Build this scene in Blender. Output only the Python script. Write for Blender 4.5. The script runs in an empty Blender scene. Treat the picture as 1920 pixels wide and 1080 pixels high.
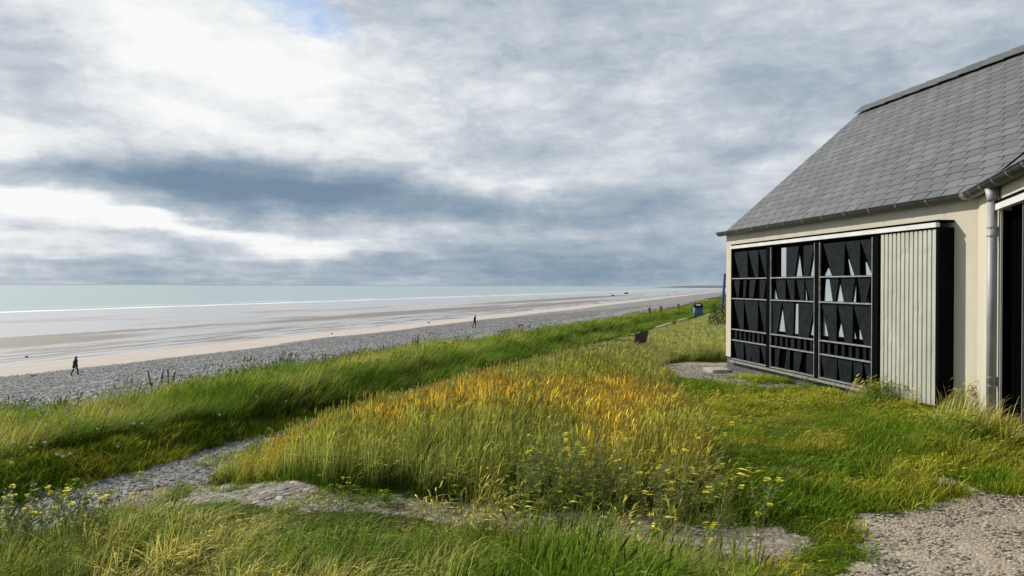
import bpy, bmesh, math, random
import numpy as np
from mathutils import Vector, Matrix
R = math.radians
random.seed(7); rng = np.random.default_rng(11)
scene = bpy.context.scene
COL = scene.collection

# ------------------------------------------------------------------ camera
EYE = 1.6
cam = bpy.data.cameras.new('camera'); camo = bpy.data.objects.new('camera', cam); COL.objects.link(camo)
cam.lens = 26.0; cam.sensor_width = 36.0; cam.clip_start = 0.05; cam.clip_end = 90000
camo.matrix_world = Matrix.Translation((0, 0, EYE)) @ Matrix.Rotation(R(90 - 0.19), 4, 'X') @ Matrix.Rotation(R(0.25), 4, 'Z')
scene.camera = camo

# ------------------------------------------------------------------ light and sky
SUN_DIR = Vector((-.235, .15, .20)).normalized()         # towards the sun
sun = bpy.data.lights.new('sun', 'SUN'); suno = bpy.data.objects.new('sun', sun); COL.objects.link(suno)
sun.energy = 4.2; sun.angle = R(1.2); sun.color = (1, .93, .80)
suno.rotation_euler = SUN_DIR.to_track_quat('Z', 'Y').to_euler()
scene.view_settings.view_transform = 'Standard'; scene.view_settings.look = 'None'
scene.view_settings.exposure = 0.0; scene.view_settings.gamma = 1.0

class NT:
    """tiny helper for node trees"""
    def __init__(s, tree): s.t = tree; s.t.nodes.clear()
    def n(s, typ, **kw):
        nd = s.t.nodes.new(typ)
        for k, v in kw.items():
            setattr(nd, k, v)
        return nd
    def l(s, a, b): s.t.links.new(a, b)
    def set(s, sock, v):
        if isinstance(v, bpy.types.NodeSocket): s.l(v, sock)
        else: sock.default_value = v
    def math(s, op, a, b=0.0, c=None, clamp=False):
        nd = s.n('ShaderNodeMath', operation=op); nd.use_clamp = clamp
        s.set(nd.inputs[0], a); s.set(nd.inputs[1], b)
        if c is not None: s.set(nd.inputs[2], c)
        return nd.outputs[0]
    def mix(s, f, a, b, blend='MIX'):
        nd = s.n('ShaderNodeMix', data_type='RGBA', blend_type=blend)
        s.set(nd.inputs['Factor'], f); s.set(nd.inputs[6], a if not isinstance(a, tuple) else (*a, 1)[:4])
        s.set(nd.inputs[7], b if not isinstance(b, tuple) else (*b, 1)[:4])
        return nd.outputs[2]
    def ramp(s, f, stops, interp='LINEAR'):
        nd = s.n('ShaderNodeValToRGB'); cr = nd.color_ramp; cr.interpolation = interp
        while len(cr.elements) < len(stops): cr.elements.new(.5)
        for e, (p, c) in zip(cr.elements, stops):
            e.position = p; e.color = (*c, 1) if isinstance(c, tuple) else (c, c, c, 1)
        s.set(nd.inputs[0], f); return nd.outputs[0]
    def noise(s, vec, scale, detail=4, rough=.55, dist=0.0):
        nd = s.n('ShaderNodeTexNoise'); s.l(vec, nd.inputs['Vector'])
        nd.inputs['Scale'].default_value = scale; nd.inputs['Detail'].default_value = detail
        nd.inputs['Roughness'].default_value = rough; nd.inputs['Distortion'].default_value = dist
        return nd
    def comb(s, x, y, z=0.0):
        nd = s.n('ShaderNodeCombineXYZ'); s.set(nd.inputs[0], x); s.set(nd.inputs[1], y); s.set(nd.inputs[2], z)
        return nd.outputs[0]

world = bpy.data.worlds.new('World'); scene.world = world; world.use_nodes = True
w = NT(world.node_tree)
tc = w.n('ShaderNodeTexCoord'); sep = w.n('ShaderNodeSeparateXYZ'); w.l(tc.outputs['Generated'], sep.inputs[0])
X, Y, Z = sep.outputs
az = w.math('MULTIPLY', w.math('ARCTAN2', X, Y), 180 / math.pi)
el = w.math('MULTIPLY', w.math('ARCSINE', w.math('MINIMUM', w.math('MAXIMUM', Z, -1.0), 1.0)), 180 / math.pi)
zz = w.math('ADD', w.math('MAXIMUM', Z, 0.0), 0.10)
cp = w.comb(w.math('DIVIDE', X, zz), w.math('DIVIDE', Y, zz), 0.0)       # flat cloud deck overhead
warp = w.noise(cp, 0.9, 5, .55)
wsep = w.n('ShaderNodeSeparateColor'); w.l(warp.outputs['Color'], wsep.inputs[0])
warp2 = w.noise(tc.outputs['Generated'], 5.0, 6, .6)
wsep2 = w.n('ShaderNodeSeparateColor'); w.l(warp2.outputs['Color'], wsep2.inputs[0])
def wob(base, a, b, ka, kb):
    v = w.math('ADD', base, w.math('MULTIPLY', w.math('SUBTRACT', a, .5), ka))
    return w.math('ADD', v, w.math('MULTIPLY', w.math('SUBTRACT', b, .5), kb))
aw = wob(az, wsep.outputs[0], wsep2.outputs[0], 10.0, 9.0)
ew = wob(el, wsep.outputs[1], wsep2.outputs[1], 3.2, 3.6)
av = w.comb(aw, ew, 0.0)
def pxae(px, py):
    x = (px - 960) / 1387; z = (535.5 - py) / 1387
    return math.degrees(math.atan(x)), math.degrees(math.atan(z / math.sqrt(1 + x * x)))
def blob(px, py, wx, wy, rot, amp, acc):
    a, e = pxae(px, py)
    m = w.n('ShaderNodeMapping', vector_type='TEXTURE'); w.l(av, m.inputs['Vector'])
    m.inputs['Location'].default_value = (a, e, 0); m.inputs['Rotation'].default_value = (0, 0, R(rot))
    m.inputs['Scale'].default_value = (wx / 24.2, wy / 24.2, 1)
    g = w.n('ShaderNodeTexGradient', gradient_type='SPHERICAL'); w.l(m.outputs[0], g.inputs[0])
    s2 = w.n('ShaderNodeMapRange', interpolation_type='SMOOTHSTEP'); w.l(g.outputs['Fac'], s2.inputs[0])
    return w.math('MULTIPLY_ADD', s2.outputs[0], amp, acc)
# large light and dark masses of the cloud deck, by compass direction and height above the horizon
B = 0.618
BLOBS = [(260, 60, 620, 230, -10, .24), (700, 200, 720, 150, -10, .15), (40, 110, 220, 90, 10, -.20), (100, 200, 330, 60, -8, -.14), (420, 100, 500, 130, 0, .10), (180, 90, 200, 60, -20, .08),
         (360, 165, 380, 40, -12, -.14), (400, 235, 420, 60, -4, .20), (40, 255, 330, 46, 0, .20),
         (300, 325, 560, 70, 0, -.36), (640, 365, 560, 58, -6, -.26), (520, 340, 500, 60, -6, -.12), (1000, 285, 260, 60, 20, -.20), (1050, 400, 600, 50, 4, -.14),
         (90, 385, 330, 40, -8, .36), (330, 420, 420, 38, -10, .22), (560, 450, 420, 32, -6, .24), (800, 440, 360, 30, 2, .12),
         (200, 470, 700, 40, 0, .14), (880, 330, 260, 40, 14, .14), (1010, 345, 300, 40, 10, .17), (1100, 230, 330, 90, 30, .10), (1000, 170, 200, 100, 20, .06),
         (1480, 230, 420, 70, 24, -.05), (1450, 330, 360, 60, 20, .08), (1800, 40, 300, 90, 20, .04), (1350, 130, 600, 150, 16, -.03), (1480, 380, 300, 40, 10, .08),
         (960, 515, 2800, 70, 0, -.20), (1050, 470, 700, 60, 0, -.10), (30, 60, 140, 60, 10, -.16), (230, 20, 200, 60, -20, .10), (480, 170, 200, 60, 0, .12), (-900, 300, 900, 500, 0, .15), (-1400, 60, 1200, 500, 0, .2)]
for b in BLOBS: B = blob(*b, B)
det = w.noise(cp, 1.7, 8, .58, .3)
dv = w.comb(w.math('MULTIPLY', az, .0175), w.math('MULTIPLY', el, .034), 0.0)
det2 = w.noise(dv, 7.0, 10, .64, .35)
rotm = w.n('ShaderNodeMapping'); w.l(w.comb(az, el, 0.0), rotm.inputs[0]); rotm.inputs['Rotation'].default_value = (0, 0, R(-14)); rotm.inputs['Scale'].default_value = (.05, .30, 1)
strk = w.noise(rotm.outputs[0], 1.0, 6, .6, .2)
B = w.math('ADD', B, w.math('MULTIPLY', w.math('SUBTRACT', det.outputs[0], .5), .34))
B = w.math('ADD', B, w.math('MULTIPLY', w.math('SUBTRACT', det2.outputs[0], .5), .58))
B = w.math('ADD', B, w.math('MULTIPLY', w.math('SUBTRACT', strk.outputs[0], .5), .42))
det3 = w.noise(dv, 22.0, 9, .66, .5)
B = w.math('ADD', B, w.math('MULTIPLY', w.math('SUBTRACT', det3.outputs[0], .5), .34))
cloud = w.ramp(B, [(0.12, (.185, .270, .370)), (.34, (.265, .350, .445)), (.52, (.405, .475, .550)), (.68, (.575, .625, .685)), (.84, (.80, .83, .85)), (1.0, (.95, .955, .95))])
sky = w.n('ShaderNodeTexSky', sky_type='NISHITA'); sky.sun_disc = False
sky.sun_elevation = math.asin(SUN_DIR.z); sky.sun_rotation = math.atan2(SUN_DIR.x, SUN_DIR.y)
gap = w.math('SUBTRACT', blob(540, 25, 300, 120, -24, 1.62, 0.0), w.math('MULTIPLY', w.math('ADD', det2.outputs[0], det3.outputs[0]), 1.05))
gap = w.math('MULTIPLY', w.math('MAXIMUM', gap, 0.0), 1.6, clamp=True)
cl10 = w.n('ShaderNodeVectorMath', operation='SCALE'); w.l(cloud, cl10.inputs[0]); cl10.inputs['Scale'].default_value = 10.0
skyb = w.n('ShaderNodeVectorMath', operation='SCALE'); w.l(sky.outputs[0], skyb.inputs[0]); skyb.inputs['Scale'].default_value = 1.35
skmix = w.mix(gap, cl10.outputs[0], skyb.outputs[0])
bg = w.n('ShaderNodeBackground'); w.l(skmix, bg.inputs[0]); bg.inputs[1].default_value = 0.1
wo = w.n('ShaderNodeOutputWorld'); w.l(bg.outputs[0], wo.inputs[0])

# ------------------------------------------------------------------ helpers
def tag(o, label=None, cat=None, group=None, kind=None):
    if label: o['label'] = label
    if cat: o['category'] = cat
    if group: o['group'] = group
    if kind: o['kind'] = kind
    return o
def empty(name, loc, rz=0.0):
    o = bpy.data.objects.new(name, None); COL.objects.link(o); o.location = loc; o.rotation_euler = (0, 0, rz)
    o.empty_display_size = .2
    return o
def link(name, me, mat=None, parent=None, smooth=False):
    o = bpy.data.objects.new(name, me); COL.objects.link(o)
    if mat: me.materials.append(mat)
    if parent:
        o.parent = parent
    if smooth:
        for p in me.polygons: p.use_smooth = True
    return o
class MB:
    def __init__(s): s.v = []; s.f = []; s.c = []
    def add(s, vs, fs, col=None):
        b = len(s.v); s.v += [tuple(p) for p in vs]; s.f += [tuple(i + b for i in f) for f in fs]
        if col is not None: s.c += (list(col) if isinstance(col, (list, tuple)) else [col] * len(fs))
        return s
    def hexa(s, p, col=None):   # 8 corners: bottom 4 ccw, top 4
        return s.add(p, [(3, 2, 1, 0), (4, 5, 6, 7), (0, 1, 5, 4), (1, 2, 6, 5), (2, 3, 7, 6), (3, 0, 4, 7)], col)
    def box(s, x0, x1, y0, y1, z0, z1, F=None, col=None):
        p = [(x0, y0, z0), (x1, y0, z0), (x1, y1, z0), (x0, y1, z0), (x0, y0, z1), (x1, y0, z1), (x1, y1, z1), (x0, y1, z1)]
        if F: p = [F(*q) for q in p]
        return s.hexa(p, col)
    def tube(s, pts, rad, n=8, caps=True):
        pts = [Vector(p) for p in pts]; rad = rad if isinstance(rad, (list, tuple)) else [rad] * len(pts)
        rings = []
        for i, p in enumerate(pts):
            d = (pts[min(i + 1, len(pts) - 1)] - pts[max(i - 1, 0)])
            d = d.normalized() if d.length > 1e-9 else Vector((0, 0, 1))
            a = d.cross(Vector((0, 0, 1)) if abs(d.z) < .95 else Vector((0, 1, 0))).normalized(); b = d.cross(a)
            rings.append([p + (a * math.cos(2 * math.pi * k / n) + b * math.sin(2 * math.pi * k / n)) * rad[i] for k in range(n)])
        vs = [q for r in rings for q in r]; fs = []
        for i in range(len(pts) - 1):
            for k in range(n):
                fs.append((i * n + k, i * n + (k + 1) % n, (i + 1) * n + (k + 1) % n, (i + 1) * n + k))
        if caps: fs += [tuple(range(n)), tuple(range((len(pts) - 1) * n, len(pts) * n))]
        return s.add(vs, fs)
    def build(s, name, mat=None, parent=None, smooth=False, bevel=0.0):
        me = bpy.data.meshes.new(name); me.from_pydata(s.v, [], s.f)
        bm = bmesh.new(); bm.from_mesh(me); bmesh.ops.recalc_face_normals(bm, faces=bm.faces); bm.to_mesh(me); bm.free()
        if s.c and len(s.c) == len(s.f):
            at = me.attributes.new('tone', 'FLOAT', 'FACE'); at.data.foreach_set('value', s.c)
        o = link(name, me, mat, parent, smooth)
        if bevel:
            b = o.modifiers.new('bevel', 'BEVEL'); b.width = bevel; b.segments = 2; b.limit_method = 'ANGLE'
        return o

def hsh(ix, iy, seed):
    h = (ix.astype(np.int64) * 374761393 + iy.astype(np.int64) * 668265263 + seed * 1442695) & 0xffffffff
    h = ((h ^ (h >> 13)) * 1274126177) & 0xffffffff
    return ((h ^ (h >> 16)) & 0xffffff) / float(0xffffff)
def vn(x, y, seed=0):
    x = np.asarray(x, float); y = np.asarray(y, float)
    ix = np.floor(x); iy = np.floor(y); fx = x - ix; fy = y - iy
    fx = fx * fx * (3 - 2 * fx); fy = fy * fy * (3 - 2 * fy); ix = ix.astype(np.int64); iy = iy.astype(np.int64)
    a = hsh(ix, iy, seed); b = hsh(ix + 1, iy, seed); c = hsh(ix, iy + 1, seed); d = hsh(ix + 1, iy + 1, seed)
    return (a + (b - a) * fx) * (1 - fy) + (c + (d - c) * fx) * fy
def fbm(x, y, seed=0, o=4):
    r = 0; a = .5; t = 0
    for i in range(o):
        r = r + a * vn(np.asarray(x) * 2 ** i, np.asarray(y) * 2 ** i, seed + i * 17); t += a; a *= .5
    return r / t - .5

# ------------------------------------------------------------------ terrain
CD = (.3206, .9472); CM = (-.9472, .3206)      # along the coast; towards the sea
def SD(x, y): return x * CD[0] + y * CD[1], x * CM[0] + y * CM[1]
PD = [-80, -12, -3, 0, 2.2, 3.6, 5.3, 6.6, 6.95, 8.6, 10.3, 12, 15, 20, 34, 62, 80, 210, 240, 400]
PZ = [1.2, .1, .03, 0, -.05, -.14, -.42, -.48, -.22, -.30, -.62, -1.15, -1.6, -2.3, -3.95, -6.62, -6.78, -7.0, -7.4, -9]
def zfun(x, y):
    x = np.asarray(x, float); y = np.asarray(y, float); s, D = SD(x, y)
    z = np.interp(D + fbm(s * .15, D * .15, 5, 2) * .8, PD, PZ)
    near = np.exp(-((D - 3) / 14.0) ** 2)
    z = z + near * (fbm(x * .5, y * .5, 3, 4) * .16)
    z = z - np.interp(y, [13, 36, 85], [0, .28, .85]) * (D < 14)
    z = z + .18 * np.exp(-((x - 5.3) ** 2 + (y - 7.4) ** 2) / 9.0)
    z = z + .10 * np.exp(-((x - .2) / 2.3) ** 2 - ((y - 8.6) / 2.1) ** 2)
    z = z - .10 * np.exp(-((x - 1.2) / 2.2) ** 2 - ((y - 4.9) / .6) ** 2)
    return z
def ray(px, py):
    d = camo.matrix_world.to_3x3() @ Vector(((px - 960) / 1920 * 36 / 26, (540 - py) / 1920 * 36 / 26, -1))
    return d / d.y
def gp(px, py, dz=0.0):
    d = ray(px, py); ys = np.concatenate([np.linspace(2, 40, 1500), np.geomspace(40, 3000, 3000)])
    zz = EYE + d.z * ys; g = zfun(d.x * ys, ys) + dz
    k = np.argmax(zz < g)
    y = ys[k]; return Vector((d.x * y, y, float(zfun(d.x * y, y))))
def at(px, Yd, py):          # point on the ray at depth Yd
    d = ray(px, py); return Vector((d.x * Yd, Yd, EYE + d.z * Yd))
def proj(v):
    p = camo.matrix_world.inverted() @ Vector(v); return round(960 + p.x / -p.z * 1386.7), round(540 - p.y / -p.z * 1386.7)
def gpoly(pts): return np.array([gp(*p)[:2] for p in pts])
def inside(P, x, y):
    x = np.asarray(x); y = np.asarray(y); c = np.zeros(x.shape, bool); n = len(P)
    for i in range(n):
        x0, y0 = P[i]; x1, y1 = P[(i + 1) % n]
        if y0 == y1: continue
        k = ((y0 > y) != (y1 > y)) & (x < (x1 - x0) * (y - y0) / (y1 - y0) + x0)
        c ^= k
    return c
P_cob = gpoly([(190, 945), (235, 925), (300, 914), (390, 909), (480, 908), (620, 925), (760, 934), (900, 948), (1060, 962), (1190, 968), (1330, 985), (1440, 990), (1500, 1005),
               (1530, 1035), (1470, 1058), (1330, 1062), (1190, 1035), (1000, 1002), (860, 983), (620, 959), (480, 950), (330, 949), (230, 952)])
P_grav = np.array(list(map(tuple, gpoly([(1570, 1079), (1625, 1040), (1650, 1010), (1600, 985), (1625, 965), (1690, 955), (1745, 950), (1790, 938), (1850, 925), (1920, 935)]))) + [(5.2, 5.3), (9, 5), (9, 1), (1.6, 1), (1.75, 3.6)])
P_bare = gpoly([(1735, 900), (1790, 900), (1850, 925), (1850, 935), (1790, 925), (1750, 912)])
P_corn = gpoly([(1225, 692), (1250, 682), (1300, 678), (1380, 680), (1410, 698), (1480, 712), (1570, 728), (1500, 731), (1420, 728), (1340, 719), (1270, 707)])
P_lawn = np.array(list(map(tuple, gpoly([(1300, 988), (1300, 930), (1295, 880), (1275, 830), (1250, 775), (1225, 740), (1215, 708), (1250, 683), (1300, 678), (1362, 676)]))) + [(5.0, 15.5), (12, 15), (12, 2), (.95, 2)] + list(map(tuple, gpoly([(1300, 1079), (1330, 1062)]))))
def region(x, y):
    """0 grass tall mound, 1 path, 2 cobbles, 3 gravel, 4 lawn, 5 seaward bank, 6 short fringe, 7 foreground, 8 corner gravel"""
    x = np.asarray(x, float); y = np.asarray(y, float)
    wx = x + fbm(x * 3, y * 3, 21, 3) * .28; wy = y + fbm(x * 3, y * 3, 22, 3) * .22
    s, D = SD(x, y); Dw = D + fbm(x * 1.6, y * 1.6, 31, 3) * .5
    r = np.zeros(x.shape, int)
    # foreground: nearer than the cobbled strip
    r[(wy < np.interp(wx, P_line[:, 0], P_line[:, 1]))] = 7
    r[inside(P_lawn, wx, wy)] = 4
    pc = np.interp(y, [0, 12, 25, 46, 70], [6.0, 6.1, 5.7, 4.5, 4.4]); hw = np.interp(y, [0, 9, 12, 25, 60], [.62, .55, .30, .30, .6])
    hi = pc + hw + np.interp(y, [0, 8, 12], [.65, .55, .1])
    r[(Dw > hi)] = 5
    r[(Dw > pc + hw) & (Dw <= hi)] = 6
    r[(np.abs(Dw - pc) <= hw) & (y > 1)] = 1
    r[inside(P_corn, wx, wy)] = 8
    r[inside(P_cob, x + fbm(x * 5, y * 5, 21, 2) * .1, y + fbm(x * 5, y * 5, 23, 2) * .1)] = 2
    r[inside(P_grav, wx, wy) | inside(P_bare, x, wy)] = 3
    return r
P_line = gpoly([(-500, 1000), (0, 975), (190, 946), (480, 944), (860, 978), (1000, 1000), (1190, 1035), (1330, 1062)]); P_line = P_line[np.argsort(P_line[:, 0])]

# ------------------------------------------------------------------ materials
def newmat(name):
    m = bpy.data.materials.new(name); m.use_nodes = True; t = NT(m.node_tree)
    b = t.n('ShaderNodeBsdfPrincipled'); o = t.n('ShaderNodeOutputMaterial'); t.l(b.outputs[0], o.inputs[0])
    return m, t, b, o
def bump(t, b, h, strength=.3, dist=.01):
    n = t.n('ShaderNodeBump'); t.l(h, n.inputs['Height']); n.inputs['Strength'].default_value = strength; n.inputs['Distance'].default_value = dist
    t.l(n.outputs[0], b.inputs['Normal'])
def simple(name, col, rough=.6, metal=0.0, var=.25, scale=6.0, bmp=.0, spec=.5, ior=1.5):
    m, t, b, o = newmat(name); c = t.n('ShaderNodeTexCoord')
    nz = t.noise(c.outputs['Object'], scale, 6, .6)
    dark = tuple(x * (1 - var) for x in col); lite = tuple(min(1, x * (1 + var)) for x in col)
    t.l(t.ramp(nz.outputs[0], [(.3, dark), (.7, lite)]), b.inputs['Base Color'])
    t.l(t.math('MULTIPLY_ADD', nz.outputs[0], .25, rough - .12), b.inputs['Roughness'])
    b.inputs['Metallic'].default_value = metal; b.inputs['Specular IOR Level'].default_value = spec; b.inputs['IOR'].default_value = ior
    if bmp: bump(t, b, t.noise(c.outputs['Object'], scale * 8, 5).outputs[0], bmp, .01)
    return m
M = {}
def stony(name, cols, cell, extra=None, bs=.8, bd=.02):
    m, t, b, o = newmat(name); c = t.n('ShaderNodeTexCoord')
    v = t.n('ShaderNodeTexVoronoi'); t.l(c.outputs['Object'], v.inputs['Vector']); v.inputs['Scale'].default_value = 1 / cell; v.inputs['Randomness'].default_value = 1
    sp = t.n('ShaderNodeSeparateColor'); t.l(v.outputs['Color'], sp.inputs[0])
    n = len(cols); col = t.ramp(sp.outputs[0], [(i / (n - 1), cc) for i, cc in enumerate(cols)])
    big = t.noise(c.outputs['Object'], .7, 5, .6)
    col = t.mix(.5, col, t.mix(big.outputs[0], tuple(x * .55 for x in cols[0]), tuple(min(1, x * 1.3) for x in cols[-1])))
    fine = t.noise(c.outputs['Object'], 1.2 / cell, 4, .6)
    col = t.mix(t.math('MULTIPLY', fine.outputs[0], .5), col, tuple(x * .6 for x in cols[0]))
    t.l(col, b.inputs['Base Color']); b.inputs['Roughness'].default_value = .9; b.inputs['Specular IOR Level'].default_value = .2
    bump(t, b, t.math('SUBTRACT', fine.outputs[0], v.outputs['Distance']), bs, bd)
    return m
M['path'] = stony('slate_path', [(.10, .105, .115), (.20, .205, .22), (.33, .34, .36)], .035)
M['cob'] = stony('mortar_dirt', [(.17, .14, .11), (.24, .20, .16), (.30, .26, .21)], .03)
M['grav'] = stony('sandy_gravel', [(.24, .20, .155), (.40, .34, .265), (.54, .47, .37)], .022)
M['shin'] = stony('shingle', [(.07, .07, .074), (.24, .245, .25), (.50, .50, .50)], .22, bs=.9, bd=.15)
m, t, b, o = newmat('turf_soil'); c = t.n('ShaderNodeTexCoord')
nz = t.noise(c.outputs['Object'], 2.5, 8, .65)
t.l(t.ramp(nz.outputs[0], [(.3, (.022, .030, .008)), (.5, (.045, .060, .012)), (.62, (.075, .08, .02)), (.75, (.10, .085, .045))]), b.inputs['Base Color'])
b.inputs['Roughness'].default_value = 1; b.inputs['Specular IOR Level'].default_value = .1; bump(t, b, t.noise(c.outputs['Object'], 30, 6).outputs[0], .8, .03)
M['soil'] = m

# beach: object space x = along the coast, y = distance out to sea
m, t, b, o = newmat('beach_sand'); c = t.n('ShaderNodeTexCoord'); sp = t.n('ShaderNodeSeparateXYZ'); t.l(c.outputs['Object'], sp.inputs[0])
def stretch(t, sp, ax, ay): return t.comb(t.math('MULTIPLY', sp.outputs[0], ax), t.math('MULTIPLY', sp.outputs[1], ay), 0.0)
n1 = t.noise(stretch(t, sp, .016, .055), 1.0, 6, .55, .4)
n2 = t.noise(stretch(t, sp, .10, .25), 1.0, 7, .62, .3)
Dn = t.math('ADD', sp.outputs[1], t.math('MULTIPLY', t.math('SUBTRACT', n2.outputs[0], .5), 9.0))
def band(lo, hi, soft):
    a = t.n('ShaderNodeMapRange', interpolation_type='SMOOTHSTEP'); t.l(Dn, a.inputs[0]); a.inputs[1].default_value = lo - soft; a.inputs[2].default_value = lo + soft
    q = t.n('ShaderNodeMapRange', interpolation_type='SMOOTHSTEP'); t.l(Dn, q.inputs[0]); q.inputs[1].default_value = hi - soft; q.inputs[2].default_value = hi + soft
    return t.math('SUBTRACT', a.outputs[0], q.outputs[0])
wetr = t.n('ShaderNodeMapRange', interpolation_type='SMOOTHSTEP'); t.l(Dn, wetr.inputs[0]); wetr.inputs[1].default_value = 70.5; wetr.inputs[2].default_value = 73.5
wet = wetr.outputs[0]
def ell(s0, D0_, rs_, rD):
    m_ = t.n('ShaderNodeMapping', vector_type='TEXTURE'); t.l(t.comb(sp.outputs[0], Dn, 0.0), m_.inputs[0]); m_.inputs['Location'].default_value = (s0, D0_, 0); m_.inputs['Scale'].default_value = (rs_, rD, 1)
    g_ = t.n('ShaderNodeTexGradient', gradient_type='SPHERICAL'); t.l(m_.outputs[0], g_.inputs[0]); return t.math('MULTIPLY', g_.outputs['Fac'], 3.0, clamp=True)
brown = t.math('ADD', t.math('MULTIPLY', band(88, 126, 4), t.math('MULTIPLY_ADD', n1.outputs[0], 5.0, -2.35, clamp=True)), t.math('MULTIPLY', band(130, 165, 6), t.math('MULTIPLY_ADD', n1.outputs[0], 5.0, -2.5, clamp=True)), clamp=True)
for e_ in ((66, 99, 42, 9), (215, 103, 110, 10), (330, 90, 160, 8), (500, 120, 250, 14), (90, 108, 60, 4)): brown = t.math('MAXIMUM', brown, ell(*e_))
n4 = t.noise(stretch(t, sp, .05, .45), 1.0, 6, .6, .6)
bars = t.math('MULTIPLY', band(72, 90, 1.5), t.math('MULTIPLY_ADD', n4.outputs[0], 14.0, -6.6, clamp=True))
brown = t.math('MAXIMUM', brown, bars)
dry = t.mix(n2.outputs[0], (.44, .385, .34), (.56, .50, .45))
wcol = t.mix(brown, (.42, .41, .41), t.mix(n2.outputs[0], (.13, .105, .09), (.24, .195, .17)))
t.l(t.mix(wet, dry, wcol), b.inputs['Base Color'])
rr = t.math('MULTIPLY_ADD', brown, .28, .24)
t.l(t.math('ADD', t.math('MULTIPLY', wet, rr), t.math('MULTIPLY', t.math('SUBTRACT', 1.0, wet), .95)), b.inputs['Roughness'])
t.l(t.math('MULTIPLY_ADD', wet, .45, .1), b.inputs['Specular IOR Level'])
rip = t.noise(stretch(t, sp, 1.2, 3.0), 1.0, 5, .6)
bn = t.n('ShaderNodeBump'); t.l(rip.outputs[0], bn.inputs['Height']); bn.inputs['Distance'].default_value = .06; t.l(t.math('MULTIPLY_ADD', brown, .9, .06), bn.inputs['Strength']); t.l(bn.outputs[0], b.inputs['Normal'])
M['sand'] = m
m, t, b, o = newmat('sea_water'); c = t.n('ShaderNodeTexCoord'); sp = t.n('ShaderNodeSeparateXYZ'); t.l(c.outputs['Object'], sp.inputs[0])
n2 = t.noise(stretch(t, sp, .03, .16), 1.0, 6, .6, .3)
Dn = t.math('ADD', sp.outputs[1], t.math('MULTIPLY', t.math('SUBTRACT', n2.outputs[0], .5), 16.0))
n3 = t.noise(stretch(t, sp, .02, .35), 1.0, 5, .6)
foam = t.math('ADD', band(211, 219, 1.5), t.math('MULTIPLY', band(230, 250, 6), t.math('MULTIPLY_ADD', n3.outputs[0], 12, -6.6, clamp=True)), clamp=True)
foam = t.math('MULTIPLY', foam, t.math('MULTIPLY_ADD', t.noise(stretch(t, sp, .05, .3), 1.0, 4).outputs[0], 5, -1.6, clamp=True))
nbig = t.noise(stretch(t, sp, .0006, .003), 1.0, 4, .5)
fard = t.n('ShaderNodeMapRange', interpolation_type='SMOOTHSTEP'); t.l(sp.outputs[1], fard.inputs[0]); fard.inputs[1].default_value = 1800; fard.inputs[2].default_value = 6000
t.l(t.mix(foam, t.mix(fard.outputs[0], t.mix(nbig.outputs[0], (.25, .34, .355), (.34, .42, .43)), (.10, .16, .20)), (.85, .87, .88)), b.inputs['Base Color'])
t.l(t.math('MULTIPLY_ADD', foam, .5, .30), b.inputs['Roughness']); b.inputs['Specular IOR Level'].default_value = .5
wv = t.noise(stretch(t, sp, .25, .8), 1.0, 5, .6); bump(t, b, wv.outputs[0], .5, .25)
M['sea'] = m

M['render'] = None
m, t, b, o = newmat('cream_render'); c = t.n('ShaderNodeTexCoord'); n1 = t.noise(c.outputs['Object'], 1.3, 6, .6)
sp = t.n('ShaderNodeSeparateXYZ'); t.l(c.outputs['Object'], sp.inputs[0])
col = t.mix(n1.outputs[0], (.55, .51, .415), (.66, .62, .525))
st = t.noise(t.comb(t.math('MULTIPLY', t.math('ADD', sp.outputs[0], sp.outputs[1]), 5.0), 0.0, t.math('MULTIPLY', sp.outputs[2], .7)), 1.0, 5, .6)
lowd = t.n('ShaderNodeMapRange', interpolation_type='SMOOTHSTEP'); t.l(t.math('ADD', sp.outputs[2], t.math('MULTIPLY', n1.outputs[0], .5)), lowd.inputs[0])
lowd.inputs[1].default_value = .95; lowd.inputs[2].default_value = .35
col = t.mix(t.math('MULTIPLY', t.math('MULTIPLY_ADD', st.outputs[0], 3, -1.2, clamp=True), t.math('MULTIPLY_ADD', lowd.outputs[0], .55, .26)), col, (.36, .30, .22))
t.l(col, b.inputs['Base Color']); b.inputs['Roughness'].default_value = .92; b.inputs['Specular IOR Level'].default_value = .15
bump(t, b, t.noise(c.outputs['Object'], 60, 6, .7).outputs[0], .35, .006)
M['render'] = m
m, t, b, o = newmat('roof_slate'); c = t.n('ShaderNodeTexCoord'); a = t.n('ShaderNodeAttribute', attribute_name='tone')
n1 = t.noise(c.outputs['Object'], 1.1, 6, .6); n2 = t.noise(c.outputs['Object'], 22, 5, .6)
f = t.math('ADD', t.math('MULTIPLY', a.outputs['Fac'], .27), t.math('MULTIPLY', n1.outputs[0], .3)); f = t.math('ADD', t.math('ADD', f, .12), t.math('MULTIPLY', t.math('LESS_THAN', a.outputs['Fac'], -.5), -2.0)); f = t.math('ADD', f, t.math('MULTIPLY', n2.outputs[0], .25))  # negative tone drops to the ramp's dark end: painted shade on slate edges
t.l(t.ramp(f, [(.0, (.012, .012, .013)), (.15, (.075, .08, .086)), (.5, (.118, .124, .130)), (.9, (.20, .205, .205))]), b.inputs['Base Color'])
b.inputs['Roughness'].default_value = .55; b.inputs['Specular IOR Level'].default_value = .4; bump(t, b, n2.outputs[0], .25, .004)
M['slate'] = m
M['zinc'] = simple('zinc_gutter', (.085, .085, .083), .45, .6, .3, 5)
M['zincp'] = simple('galvanised_pipe', (.33, .33, .335), .55, .25, .18, 4)
M['white'] = simple('pale_rail', (.72, .72, .72), .5, .1, .12, 3)
M['frame'] = simple('black_steel_frame', (.005, .005, .006), .7, 0, .3, 6, ior=1.06)
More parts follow.
